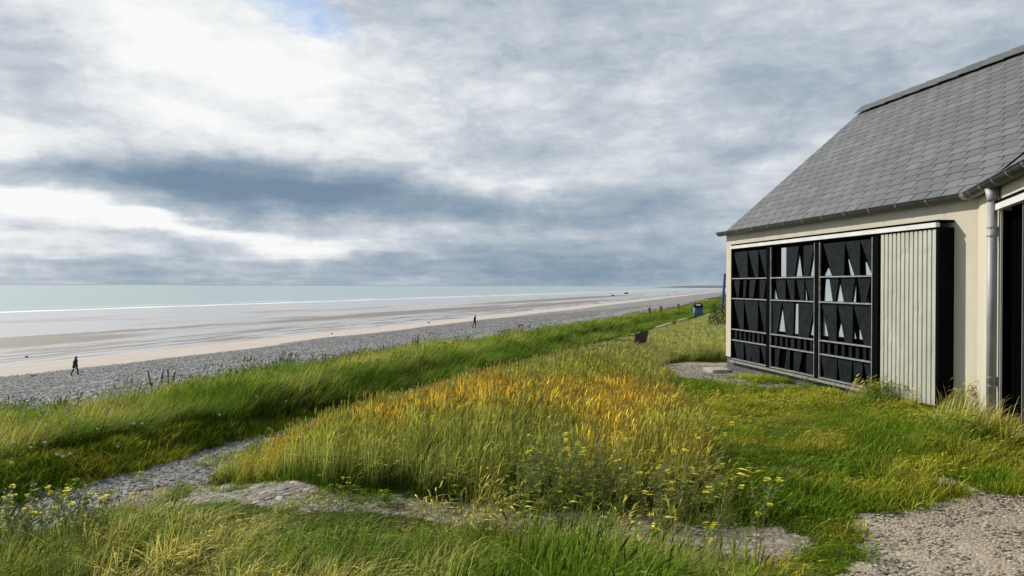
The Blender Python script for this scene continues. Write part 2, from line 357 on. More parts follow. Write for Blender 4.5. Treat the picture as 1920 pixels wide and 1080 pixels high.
M['fin'] = simple('dark_steel_flap', (.012, .016, .019), .5, .0, .5, 9, ior=1.16, bmp=.15)
M['rail'] = simple('worn_edge_rail', (.30, .31, .31), .5, .3, .35, 14)
M['void'] = simple('black_interior', (.002, .002, .0024), .9, 0, .2, 3, ior=1.02)
M['corr'] = simple('corrugated_sheet', (.50, .51, .45), .5, .15, .10, 3, spec=.4)
M['block'] = simple('grey_blockwork', (.12, .125, .13), .9, 0, .3, 12, bmp=.5, spec=.1)
M['conc'] = simple('concrete_foot', (.38, .36, .33), .9, 0, .25, 12, bmp=.5, spec=.1)
M['wood'] = simple('weathered_wood', (.16, .13, .10), .85, 0, .35, 14, bmp=.5, spec=.1)
M['woodl'] = simple('pale_timber', (.42, .36, .24), .85, 0, .3, 10, bmp=.5, spec=.1)
M['woodd'] = simple('dark_stained_wood', (.014, .011, .010), .7, 0, .35, 14, spec=.2)
M['bin'] = simple('blue_green_plastic', (.008, .055, .085), .45, 0, .2, 4)
M['bind'] = simple('dark_plastic_hood', (.006, .018, .028), .5, 0, .2, 4)
M['stick'] = simple('white_sticker', (.75, .75, .75), .5, 0, .05, 4)
M['blue'] = simple('blue_painted_board', (.020, .04, .20), .5, 0, .2, 4)
M['skin'] = simple('skin', (.30, .17, .11), .6, 0, .1, 4)
M['coat'] = simple('navy_black_coat', (.024, .030, .046), .8, 0, .3, 9, spec=.2)
M['trous'] = simple('dark_trousers', (.022, .020, .022), .85, 0, .3, 9, spec=.2)
M['tee'] = simple('black_jumper', (.012, .012, .013), .85, 0, .3, 9, spec=.2)
M['maroon'] = simple('dull_red_trousers', (.10, .025, .03), .85, 0, .3, 9, spec=.2)
M['hair'] = simple('grey_brown_hair', (.10, .085, .075), .7, 0, .3, 20)
M['red'] = simple('red_cloth', (.55, .05, .05), .8, 0, .2, 9)
M['fur'] = simple('black_fur', (.010, .010, .011), .8, 0, .3, 20)
M['rock'] = simple('beach_rock', (.05, .048, .05), .9, 0, .4, 3, bmp=.6)
M['drift'] = simple('dark_driftwood', (.035, .03, .028), .9, 0, .4, 8, bmp=.6)
M['pole'] = simple('pale_metal_post', (.35, .34, .32), .5, .4, .2, 8)
# mirror-coated glazing behind the flaps
m, t, b, o = newmat('mirror_glass'); c = t.n('ShaderNodeTexCoord'); b.inputs['Base Color'].default_value = (.62, .66, .68, 1); b.inputs['Metallic'].default_value = .95; b.inputs['Roughness'].default_value = .10
bump(t, b, t.noise(c.outputs['Object'], 1.2, 2).outputs[0], .05, .02); M['glass'] = m

# foliage: colours come from each tuft's own base / tip attributes
def leafmat(name, rough=.5, trans=.36):
    m, t, b, o = newmat(name)
    g = t.n('ShaderNodeAttribute', attribute_name='g'); ba = t.n('ShaderNodeAttribute', attribute_type='INSTANCER', attribute_name='base'); ti = t.n('ShaderNodeAttribute', attribute_type='INSTANCER', attribute_name='tip')
    j = t.n('ShaderNodeAttribute', attribute_name='j')
    f = t.n('ShaderNodeMapRange', interpolation_type='SMOOTHSTEP'); t.l(t.math('ADD', g.outputs['Fac'], t.math('MULTIPLY', t.math('SUBTRACT', j.outputs['Fac'], .5), .5)), f.inputs[0]); f.inputs[1].default_value = .25; f.inputs[2].default_value = .95
    col = t.mix(f.outputs[0], ba.outputs['Color'], ti.outputs['Color'])
    hs = t.n('ShaderNodeHueSaturation'); t.l(col, hs.inputs['Color']); t.l(t.math('MULTIPLY_ADD', j.outputs['Fac'], 1.25, .42), hs.inputs['Value']); t.l(t.math('MULTIPLY_ADD', j.outputs['Fac'], .03, .488), hs.inputs['Hue'])
    t.l(hs.outputs[0], b.inputs['Base Color']); b.inputs['Roughness'].default_value = rough; b.inputs['Specular IOR Level'].default_value = .08
    tr = t.n('ShaderNodeBsdfTranslucent'); t.l(hs.outputs[0], tr.inputs['Color'])
    mx = t.n('ShaderNodeMixShader'); mx.inputs[0].default_value = trans; t.l(b.outputs[0], mx.inputs[1]); t.l(tr.outputs[0], mx.inputs[2]); t.l(mx.outputs[0], o.inputs[0])
    return m
M['grass'] = leafmat('grass_blades')
m, t, b, o = newmat('pebble'); c = t.n('ShaderNodeTexCoord'); ba = t.n('ShaderNodeAttribute', attribute_type='INSTANCER', attribute_name='base')
nz = t.noise(c.outputs['Object'], 2.5, 4); t.l(t.mix(t.math('MULTIPLY', nz.outputs[0], .7), ba.outputs['Color'], (.09, .08, .07)), b.inputs['Base Color']); b.inputs['Roughness'].default_value = .8; b.inputs['Specular IOR Level'].default_value = .25
M['pebble'] = m

# ------------------------------------------------------------------ setting: land sheet split into its surfaces
def axis(lo, hi, step, far_lo, far_hi, g=1.12):
    a = list(np.arange(lo, hi, step)); d = step; v = a[0]; L = []
    while v > far_lo: d *= g; v -= d; L.append(v)
    d = step; v = a[-1]; H = []
    while v < far_hi: d *= g; v += d; H.append(v)
    return np.array(L[::-1] + a + H)
ax = axis(-8.5, 7.5, .055, -60, 4000); ay = axis(2.6, 17, .055, -60, 9000, 1.05)
GX, GY = np.meshgrid(ax, ay); GZ = zfun(GX, GY)
fine = (GX > -8.5) & (GX < 7.5) & (GY > 2.6) & (GY < 17)
GZ = GZ + np.where(fine, fbm(GX * 9, GY * 9, 77, 3) * .03, 0)
nx, ny = len(ax), len(ay)
cx = (GX[:-1, :-1] + GX[1:, 1:]) / 2; cy = (GY[:-1, :-1] + GY[1:, 1:]) / 2
reg = region(cx, cy); _, Dc = SD(cx, cy)
idx = np.arange(nx * ny).reshape(ny, nx)
quads = np.stack([idx[:-1, :-1], idx[:-1, 1:], idx[1:, 1:], idx[1:, :-1]], -1)
V = np.stack([GX, GY, GZ], -1).reshape(-1, 3)
def sheet(name, mask, mat, label=None, kind='structure'):
    q = quads[mask]; u, inv = np.unique(q, return_inverse=True); vv = V[u]; ff = inv.reshape(-1, 4)
    me = bpy.data.meshes.new(name); me.vertices.add(len(vv)); me.vertices.foreach_set('co', vv.ravel())
    me.loops.add(ff.size); me.loops.foreach_set('vertex_index', ff.ravel().astype(np.int32)); me.polygons.add(len(ff))
    me.polygons.foreach_set('loop_start', np.arange(0, ff.size, 4, dtype=np.int32)); me.update(calc_edges=True)
    o = link(name, me, mat, None, True); tag(o, label, None, None, kind); return o
land = Dc < 13
sheet('ground', land & ~np.isin(reg, [1, 2, 3, 8]), M['soil'], 'grassy ground of the bluff above the beach')
sheet('slate_path', land & (reg == 1), M['path'], 'grey stone footpath running between the grass banks')
sheet('cobbled_path', land & (reg == 2), M['cob'], 'strip of cobbles set in earth crossing the foreground')
sheet('gravel_yard', land & (reg == 3), M['grav'], 'sandy gravel surface at the lower right')
sheet('gravel_corner', land & (reg == 8), M['grav'], 'small gravel patch at the far corner of the building')
rotc = math.atan2(CD[1], CD[0])
def coast(name, svals, Dvals, zf, mat, label):
    S_, D_ = np.meshgrid(svals, Dvals)
    wobv = fbm(S_ * .05, D_ * 0 + 3.3, 9, 4) * np.interp(D_, [12, 20, 60, 80, 210, 300], [0, .5, 5, 3, 6, 0])
    D2 = D_ + wobv; Z_ = zf(S_, D2)
    me = bpy.data.meshes.new(name); vv = np.stack([S_, D2, Z_], -1).reshape(-1, 3); n = len(svals); k = len(Dvals)
    ii = np.arange(n * k).reshape(k, n); ff = np.stack([ii[:-1, :-1], ii[:-1, 1:], ii[1:, 1:], ii[1:, :-1]], -1).reshape(-1, 4)
    me.from_pydata(vv.tolist(), [], ff.tolist())
    o = link(name, me, mat, None, True); o.rotation_euler = (0, 0, rotc); tag(o, label, kind='structure'); return o
sv = axis(-40, 260, 1.0, -900, 30000, 1.06)
zb = lambda s, D: np.where(D < 13.2, np.interp(D, [3, 8, 12.5, 13.2], [-2.6, -2.3, -1.9, -1.6]), np.interp(D, PD, PZ)) + fbm(s * .12, D * .2, 44, 3) * np.interp(D, [13, 20, 50, 60, 80], [0, .5, .5, .1, 0])
SHIN = 63.0
coast('shingle_beach', sv, np.concatenate([np.linspace(3, 12, 6), np.linspace(12.8, 24, 8), np.linspace(25, SHIN, 36)]), zb, M['shin'], 'grey shingle bank of the beach')
coast('sand_beach', sv, np.linspace(SHIN, 232, 60), zb, M['sand'], 'pale dry and wet sand of the beach at low tide')
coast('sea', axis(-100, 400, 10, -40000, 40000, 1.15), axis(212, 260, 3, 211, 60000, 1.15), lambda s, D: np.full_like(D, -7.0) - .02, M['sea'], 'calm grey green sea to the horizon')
# far low headland on the horizon
mb = MB(); prof = []
for i in range(61):
    u = i / 60; s_ = 4500 + 9000 * u; D_ = 700 - 500 * u + 60 * math.sin(u * 9); h = (6 + 30 * math.sin(min(1, u * 1.4) * math.pi / 2)) * (0.7 + .3 * float(vn(u * 12, 0, 4))) * min(1, u * 12)
    prof.append((s_ * CD[0] + D_ * CM[0], s_ * CD[1] + D_ * CM[1], h))
vs = []; fs = []
for (x_, y_, h) in prof: vs += [(x_, y_, -8), (x_ + 150, y_ - 100, h - 7), (x_ + 900, y_ - 600, h - 4), (x_ + 1800, y_ - 1200, -8)]
for i in range(60):
    for k in range(3): fs.append((i * 4 + k, i * 4 + k + 1, i * 4 + k + 5, i * 4 + k + 4))
mb.add(vs, fs); hl = mb.build('headland', simple('distant_land', (.10, .12, .12), .95, 0, .2, .002), None, True); tag(hl, 'low dark headland far off on the horizon', kind='structure')

# ------------------------------------------------------------------ the building
BL = empty('coastal_building', (4.2, 14.5, 0)); tag(BL, 'cream rendered single storey building with slate roof and black flap window screen', 'building')
BLi = Matrix.Translation((-4.2, -14.5, 0))
d1 = Vector((.1566, -.9877, 0)); o1 = Vector((-.9877, -.1566, 0)); K0 = Vector((0, 0, 0))
TL = 6.33; K1 = K0 + d1 * TL
d2 = Vector((-.3536, -.9354, 0)); o2 = Vector((-.9354, .3536, 0))
def F1(t, o_, z): return tuple(K0 + d1 * t + o1 * o_ + Vector((0, 0, z)))
def F2(t, o_, z): return tuple(K1 + d2 * t + o2 * o_ + Vector((0, 0, z)))
WB = .24; ZE = 2.66; PW = 2.92; RISE = 2.52; TH = .30
def extr(mb, pts, F, a, b, mode='tz'):
    """polygon in (t,z) extruded through o from a to b"""
    n = len(pts); vs = [F(p[0], a, p[1]) for p in pts] + [F(p[0], b, p[1]) for p in pts]
    fs = [tuple(range(n)), tuple(range(n, 2 * n))] + [(i, (i + 1) % n, (i + 1) % n + n, i + n) for i in range(n)]
    mb.add(vs, fs)
# walls: front, second front, far gable, back
wl = MB(); a = math.tan(R(14.85)) * TH
vsb = [F1(0, 0, WB), F1(TL, 0, WB), F1(TL, 0, WB), F1(0, -TH, WB)]
tin = F1(TL + a, -TH, WB)
q = [F1(0, 0, WB), F1(TL, 0, WB), tin, F1(0, -TH, WB)]; wl.hexa(q + [(p[0], p[1], ZE - .04) for p in q])
D0, D1, DT = .99, 3.2, 2.42
q = [F2(0, 0, WB), F2(D0, 0, WB), F2(D0, -TH, WB), tin]; wl.hexa(q + [(p[0], p[1], ZE - .04) for p in q])
wl.box(D0, D1, -TH, 0, DT, ZE - .04, F2); wl.box(D1, 8.0, -TH, 0, WB, ZE - .04, F2)
gab = MB(); n = 5
vs = [(0, -TH, WB), (0, -2 * PW, WB), (0, -2 * PW, ZE - .05), (0, -PW, ZE + RISE - .12), (0, -TH, ZE - .05 + .2), (0, -TH, ZE - .05)]
vv = [F1(p[0], p[1], p[2]) for p in vs] + [F1(p[0] + TH, p[1], p[2]) for p in vs]; k = len(vs)
gab.add(vv, [tuple(range(k)), tuple(range(k, 2 * k))] + [(i, (i + 1) % k, (i + 1) % k + k, i + k) for i in range(k)])
wl.build('wall', M['render'], BL); gab.build('gable_wall', M['render'], BL)
bk = MB(); bk.box(TH, 13.2, -2 * PW, -2 * PW + TH, WB, ZE - .05, F1); bk.build('rear_wall', M['render'], BL)
pl = MB()
# block plinth course by course
for r_ in range(2):
    z0 = WB - .02 - .16 * (r_ + 1); tt = -.0 + (0 if r_ else .1)
    tprev = .02
    while tprev < TL - .02:
        t2 = min(tprev + (.44 if tprev > .03 else (.24 if r_ else .44)), TL - .02)
        pl.box(tprev + .004, t2 - .004, -.28, -.012 - .004 * random.random() + (.17 if .55 < (tprev + t2) / 2 < 5.0 else 0), z0, z0 + .152, F1); tprev = t2
pl.box(.03, TL, -.27, -.05, -.7, WB - .01, F1); pl.box(0, 8, -.27, -.04, -.5, WB - .002, F2); pl.box(.04, .26, -2 * PW, -.3, -.7, WB - .01, F1)
pl.build('plinth', M['block'], BL)
sm = MB(); sm.box(.02, .5, .10, .5, -.14, .03, F1)
cf = sm.build('concrete_foot', M['conc'], BL, bevel=.03)

# roof
def slates(mb, F, tfun0, tfun1, ts=-0.03):
    L = math.hypot(PW + .03, RISE); rows = 23; g = L / rows; cs = (PW + .03) / L; sn = RISE / L
    def P(t, u, lift): return F(t, .03 - u * cs - lift * sn * 1.0, ZE + u * sn + lift * cs)
    W_ = .275
    for i in range(rows):
        u0 = i * g; s_ = u0 * cs; ta = tfun0(s_); tb = tfun1(s_ + g * cs * .5)
        t = ts + math.floor((ta - ts) / W_) * W_ + (W_ / 2 if i % 2 else 0) - W_
        while t < tb:
            wv = W_; a0 = max(t, ta); a1 = min(t + wv, tb); t += wv
            if a1 - a0 < .04: continue
            gp_ = .008 + random.random() * .003; e = random.uniform(-.005, .005); l1 = .024 + random.uniform(-.003, .005); l1b = l1 + random.uniform(-.003, .003)
            b0, b1 = a0 + gp_, a1 - gp_
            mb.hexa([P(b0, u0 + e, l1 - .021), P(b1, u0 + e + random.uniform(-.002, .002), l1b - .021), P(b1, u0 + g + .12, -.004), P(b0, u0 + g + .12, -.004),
                     P(b0, u0 + e, l1), P(b1, u0 + e, l1b), P(b1, u0 + g + .12, .002), P(b0, u0 + g + .12, .002)], (lambda c_: [c_, c_, -1, -1, c_, -1])(random.random()))  # butt and side faces: shade between the slates painted in as near-black
VT = math.tan(R(14.85))
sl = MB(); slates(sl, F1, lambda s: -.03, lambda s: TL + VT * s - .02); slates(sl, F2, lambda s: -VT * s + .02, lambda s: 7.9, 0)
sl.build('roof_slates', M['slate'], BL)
rb = MB()
rb.hexa([F1(-.02, .02, ZE - .035), F1(TL, .02, ZE - .035), F1(TL + VT * PW, -PW, ZE + RISE - .035), F1(-.02, -PW, ZE + RISE - .035), F1(-.02, .02, ZE - .006), F1(TL, .02, ZE - .006), F1(TL + VT * PW, -PW, ZE + RISE - .006), F1(-.02, -PW, ZE + RISE - .006)])
rb.hexa([F2(0, .02, ZE - .035), F2(7.9, .02, ZE - .035), F2(7.9, -PW, ZE + RISE - .035), F2(-VT * PW, -PW, ZE + RISE - .035), F2(0, .02, ZE - .006), F2(7.9, .02, ZE - .006), F2(7.9, -PW, ZE + RISE - .006), F2(-VT * PW, -PW, ZE + RISE - .006)])
rb.build('roof_deck', M['void'], BL)
rr_ = MB(); e1 = TL + VT * PW
q = [F1(-.02, -PW, ZE + RISE), F1(e1, -PW, ZE + RISE), F1(e1 + VT * PW, -2 * PW - .05, ZE - .04), F1(-.02, -2 * PW - .05, ZE - .04)]; rr_.hexa([(p[0], p[1], p[2] - .05) for p in q] + q)
q = [F2(-VT * PW, -PW, ZE + RISE), F2(7.9, -PW, ZE + RISE), F2(7.9, -2 * PW - .05, ZE - .04), F1(e1 + VT * PW, -2 * PW - .05, ZE - .04)]; rr_.hexa([(p[0], p[1], p[2] - .05) for p in q] + q)
rr_.build('rear_roof_slope', M['slate'], BL)
rc = MB(); t = -.03
while t < e1 - .1:
    t1 = min(t + .46, e1 + .02); zt = ZE + RISE + .075; dz = .012
    for sd in (1, -1):
        A = [F1(t, -PW + sd * .0, zt + dz), F1(t1 + .03, -PW, zt), F1(t1 + .03, -PW + sd * .17, zt - .145), F1(t, -PW + sd * .175, zt - .145 + dz)]
        rc.hexa([(p[0], p[1], p[2] - .016) for p in A] + A, random.random())
    t = t1
t = -VT * PW
while t < 7.5:
    t1 = t + .46
    for sd in (1, -1):
        A = [F2(t, -PW, zt + dz), F2(t1 + .03, -PW, zt), F2(t1 + .03, -PW + sd * .17, zt - .145), F2(t, -PW + sd * .175, zt - .145 + dz)]
        rc.hexa([(p[0], p[1], p[2] - .016) for p in A] + A, random.random())
    t = t1
rc.build('ridge_tiles', simple('ridge_clay', (.085, .088, .092), .6, 0, .3, 4, bmp=.3), BL)
vl = MB(); vl.tube([F1(TL, .0, ZE + .012), F1(TL + VT * PW, -PW, ZE + RISE + .012)], .03, 6); vl.build('roof_valley', M['frame'], BL)
# gutter
GR = .070; GO = .03 + GR - .012; GZt = ZE - .005
mit = VT * GO
def gring(F, t, rad, off=0, z=0):
    return [F(t - (off if False else 0), GO + math.cos(a_) * rad, GZt + z + math.sin(a_) * rad) for a_ in [math.pi + math.pi * k / 10 for k in range(11)]]
def gutter_piece():
    mb = MB(); vs = []
    def ring(fn):
        for rad in (GR, GR - .006):
            for k in range(11):
                a_ = math.pi + math.pi * k / 10; o_ = GO + math.cos(a_) * rad; z_ = GZt + math.sin(a_) * rad
                vs.append(fn(o_, z_))
    ring(lambda o_, z_: F1(-.13, o_, z_)); ring(lambda o_, z_: F1(TL - VT * o_, o_, z_)); ring(lambda o_, z_: F2(7.8, o_, z_))
    fs = []
    for i in range(2):
        for h in range(2):
            for k in range(10):
                a_ = i * 22 + h * 11 + k; fs.append((a_, a_ + 1, a_ + 23, a_ + 22))
        for k in (0, 10):
            fs.append((i * 22 + k, i * 22 + 11 + k, i * 22 + 33 + k, i * 22 + 22 + k))
    fs.append(tuple(range(11))); fs.append(tuple(range(44, 55)))
    mb.add(vs, fs); 
    mb.tube([F1(-.13, GO + GR, GZt), F1(TL - VT * (GO + GR), GO + GR, GZt), F2(7.8, GO + GR, GZt)], .011, 6)
    return mb
GU = gutter_piece().build('gutter', M['zinc'], BL, True)
def strap(F, t, wd=.022, ex=.006):
    mb = MB(); vs = []; fs = []
    for tt in (t - wd / 2, t + wd / 2):
        for rad in (GR + ex, GR + .001):
            for k in range(13):
                a_ = math.pi + math.pi * k / 12; vs.append(F(tt, GO + math.cos(a_) * rad, GZt + .004 + math.sin(a_) * rad))
    for k in range(12):
        fs += [(k, k + 1, k + 27, k + 26), (k, k + 1, k + 14, k + 13), (26 + k, 27 + k, 40 + k, 39 + k)]
    mb.add(vs, fs); mb.build('gutter_bracket', M['zincp'], GU, True)
for k in range(12): strap(F1, .25 + k * .545)
for k in range(10): strap(F2, .30 + k * .5)
strap(F1, TL - VT * GO - .03, .03, .01); strap(F2, .05, .03, .01)
# downpipe with funnel and clips
PK, PO = .92, .062
dp = MB(); dp.tube([F2(PK, PO, .05), F2(PK, PO, ZE - .16)], .045, 20); DPo = dp.build('downpipe', M['zincp'], BL, True)
hp = MB(); hp.tube([F2(PK, PO, ZE - .20), F2(PK, PO, ZE - .165), F2(PK, PO, ZE - .07)], [.048, .050, .068], 20); hp.build('hopper', M['zincp'], DPo, True)
for zc in (2.16, .66):
    cl = MB(); cl.tube([F2(PK, PO, zc - .05), F2(PK, PO, zc - .035)], .050, 20); cl.tube([F2(PK, PO, zc + .035), F2(PK, PO, zc + .05)], .050, 20)
    cl.box(PK - .012, PK + .012, 0, PO - .045, zc - .045, zc + .045, F2); cl.box(PK - .056, PK - .044, PO - .01, PO + .012, zc - .05, zc + .05, F2); cl.build('pipe_clip', M['zincp'], DPo)
fl = MB(); fl.tube([F2(PK - .02, PO, .06), F2(PK - .02, PO, .30)], .052, 20); fl.build('pipe_foot', M['conc'], DPo, True)

# protruding black screen box with folding flaps
PR = .20; T0, T1 = .60, 5.98
def tpx(px, off=PR):      # position along the wall seen at a photo column
    d = ray(px, 540); bx, by = 4.2 + o1.x * off, 14.5 + o1.y * off
    return (d.x * by - bx) / (d1.x - d.x * d1.y)
T0 = tpx(1370.5); T1 = tpx(1760); ZT = 2.30
SC = empty('window_screen', (0, 0, 0)); SC.parent = BL
fr = MB()
fr.box(T0, T1, 0.0, PR - .0, ZT + .06, ZT + .085, F1)                    # top plate
fr.box(T0, T0 + .04, 0, PR, WB - .02, ZT, F1); fr.box(T1 - .05, T1, 0, PR, WB - .04, ZT + .0, F1)
fr.box(T0 + .04, T1 - .05, 0.0, .03, WB, ZT, F1)                          # back board
fr.box(T0 + .04, T1 - .05, 0.03, PR - .01, ZT - .03, ZT, F1)
edges = [T0, tpx(1442), tpx(1533), tpx(1643), T1]
for e in edges[1:4]: fr.box(e - .075, e + .035, .03, PR + .0, WB + .01, ZT - .03, F1)
fr.box(edges[3] + .055, T1 - .05, .03, .10, WB, ZT - .03, F1)
fr.build('box_frame', M['frame'], SC)
rl = MB(); rl.box(T0 - .01, T1 - .03, PR - .035, PR + .02, ZT, ZT + .055, F1); rl.build('top_rail', M['white'], SC)
bs = MB(); bs.box(T0 - .01, edges[3] + .02, PR - .04, PR + .03, WB - .045, WB - .01, F1); bs.build('sill_rail', M['rail'], SC)
ROWS = [(ZT - .05, 1.75), (1.745, 1.38), (1.375, .81), (.80, .61), (.60, WB + .02)]
FINS = {  # photo columns of top edge / bottom edge in each row, in the units of a 3.375x enlargement starting at column 1350
 0: {0: [(80, 172, 125, 172), (175, 240, 218, 240), (243, 300, 290, 300)], 1: [(82, 125, 108, 116), (150, 168, 144, 158), (187, 226, 184, 210), (250, 292, 250, 274)], 2: [(80, 150, 126, 150), (152, 240, 186, 240), (243, 296, 281, 296)],
     3: [(92, 110, 92, 108), (122, 138, 122, 138), (150, 165, 150, 165), (180, 192, 180, 192), (205, 220, 205, 220), (235, 250, 235, 250), (262, 276, 262, 276)], 4: [(80, 150, 110, 150), (155, 200, 170, 195), (190, 250, 205, 250), (255, 296, 285, 296)]},
 1: {0: [(418, 497, 418, 470), (527, 592, 527, 560)], 1: [(350, 413, 366, 412), (418, 470, 447, 470), (480, 532, 507, 530), (535, 598, 570, 598)], 2: [(327, 392, 327, 360), (396, 468, 416, 462), (497, 598, 497, 560)],
     3: [(345, 362, 345, 362), (380, 396, 380, 396), (415, 430, 415, 430), (448, 470, 448, 470), (490, 510, 490, 510), (530, 548, 530, 548), (570, 586, 570, 586)], 4: [(345, 380, 350, 370), (425, 445, 410, 440), (468, 525, 468, 500), (548, 598, 548, 598)]},
 2: {0: [(650, 790, 708, 780), (787, 885, 850, 882), (885, 972, 962, 972)], 1: [(692, 752, 713, 728), (762, 852, 784, 832), (868, 955, 892, 920)], 2: [(640, 738, 690, 738), (742, 840, 789, 838), (843, 972, 912, 972)],
     3: [(645, 660, 645, 660), (680, 700, 680, 700), (725, 745, 725, 745), (770, 790, 770, 790), (815, 835, 815, 835), (860, 880, 860, 880), (905, 925, 905, 925), (945, 962, 945, 962)], 4: [(640, 740, 660, 740), (745, 838, 760, 830), (843, 905, 850, 900), (910, 972, 940, 972)]}}
GL = {  # openings in the black backing that show the glazing
 1: {0: [(388, 418, 388, 418, 0, 0), (492, 500, 466, 520, .16, 0), (588, 598, 558, 600, .25, 0)], 1: [(349, 352, 340, 365, .5, 0), (471, 478, 471, 478, 0, 0), (538, 544, 538, 552, .25, 0)], 2: [(388, 393, 360, 415, .05, .08), (467, 496, 465, 497, .05, .06), (592, 598, 558, 598, .25, .08)]},
 2: {0: [(685, 689, 663, 708, .72, 0), (812, 816, 828, 850, .5, 0), (922, 927, 926, 962, .6, 0)], 1: [(672, 692, 660, 713, .05, 0), (751, 757, 727, 783, .08, 0), (855, 862, 834, 860, .1, 0), (934, 940, 921, 938, .4, 0)],
     2: [(657, 661, 645, 688, .3, .1), (768, 772, 750, 787, .5, .12), (838, 842, 840, 865, .45, .12), (886, 890, 886, 912, .6, .12)]}}
def tq(q, off): return tpx(1350 + q / 3.375, off)
for p in range(3):
    pan = MB(); a0, a1 = edges[p] + .035, edges[p + 1] - .075
    if p == 0: a0 = edges[0] + .04
    pan.box(a0, a1, PR - .075, PR - .06, WB + .02, ZT - .04, F1)
    po = pan.build('screen_panel', M['void'], SC)
    for r_ in range(5):
        z1, z0 = ROWS[r_]
        rl = MB(); rl.box(a0 + .005, a1 - .005, PR - .045, PR + .006, z0 - .012, z0 + .006, F1); rl.build('flap_rail', M['rail'], po)
        for (x0, x1, y0, y1) in FINS[p][r_]:
            off = PR - .022; ts = [tq(x, off) for x in (x0, x1, y1, y0)]
            ts = [min(max(t_, a0 + .004), a1 - .004) for t_ in ts]
            zb_ = z0 + .012
            fb = MB(); oo = [off - random.uniform(0, .006), off - random.uniform(0, .006), off - random.uniform(.0, .008), off - random.uniform(0, .008)]
            zz_ = [z1 - .012, z1 - .012, zb_, zb_]; dp_ = .005
            fb.hexa([F1(ts[i], oo[i] - dp_, zz_[i]) for i in range(4)] + [F1(ts[i], oo[i], zz_[i]) for i in range(4)])
            fb.build('steel_flap', M['fin'], po)
        for (x0, x1, y0, y1, ft, fb_) in (GL.get(p, {}).get(r_, [])):
            hh = z1 - z0; zt_, zb_ = z1 - .015 - ft * hh, z0 + .012 + fb_ * hh; off = PR - .045
            ts = [min(max(tq(x, off), a0 + .004), a1 - .004) for x in (y0, y1, x1, x0)]; zq = [zb_, zb_, zt_, zt_]
            gb = MB(); gb.hexa([F1(ts[i], off - .01, zq[i]) for i in range(4)] + [F1(ts[i], off, zq[i]) for i in range(4)]); gb.build('window_pane', M['glass'], po)
    for e in (a0 + .012, a1 - .012):
        vb = MB(); vb.box(e - .006, e + .006, PR - .02, PR + .004, WB + .03, ZT - .04, F1); vb.build('edge_strip', M['rail' if p else 'frame'], po)
# corrugated shutter panel
c0, c1 = edges[3] + .06, T1 - .055; cg = MB(); vs = []; fs = []; N = 13; pr = []
for k in range(N):
    w_ = (c1 - c0) / N; b_ = c0 + k * w_
    pr += [(b_, 0), (b_ + w_ * .16, 0), (b_ + w_ * .24, .036), (b_ + w_ * .92, .036)]
pr.append((c1, 0))
NZ = 30
for (t_, o_) in pr:
    for j in range(NZ + 1):
        zz_ = WB - .02 + (ZT - .02 - WB + .02) * j / NZ
        dent = .016 * (max(0, float(vn(t_ * 9 + 3, zz_ * 6, 8)) - .78) / .22) if o_ > 0 else 0
        vs.append(F1(t_, PR - .045 + o_ - dent * .45, zz_))
for i in range(len(pr) - 1):
    for j in range(NZ): fs.append((i * (NZ + 1) + j, (i + 1) * (NZ + 1) + j, (i + 1) * (NZ + 1) + j + 1, i * (NZ + 1) + j + 1))
cg.add(vs, fs); co = cg.build('corrugated_panel', M['corr'], SC)
so = co.modifiers.new('thick', 'SOLIDIFY'); so.thickness = .003
# second opening: black door leaf below a pale rail
DR = empty('doorway', (0, 0, 0)); DR.parent = BL
dm = MB(); dm.box(D0 + .03, 1.70, -.12, -.08, WB + .02, DT - .02, F2); dm.box(1.78, D1 - .03, -.12, -.08, WB + .02, DT - .02, F2)
for k in range(5): dm.box(D0 + .06 + k * .14, D0 + .07 + k * .14, -.08, -.075, WB + .05, DT - .05, F2)
dm.build('door_leaf', M['void'], DR)
df = MB(); df.box(D0 + .001, D0 + .012, -.01, .008, WB, DT - .051, F2); df.build('door_jamb', M['white'], DR)
df = MB(); df.box(1.73, 1.742, -.075, .006, WB, DT - .03, F2); df.build('door_edge', M['zincp'], DR)
df = MB(); df.box(D0 - .02, D1, -.01, .05, DT - .05, DT + .012, F2); df.build('door_rail', M['white'], DR)
df = MB(); df.box(D0 - .02, D1, .0, .055, DT + .014, DT + .04, F2); df.build('door_flashing', M['frame'], DR)
bi = MB(); bi.box(D0 + .001, D0 + .02, -TH + .01, -.011, WB, DT - .06, F2); bi.box(D0, D1, -.9, -.35, WB, DT + .05, F2); bi.build('dark_lining', M['void'], DR)

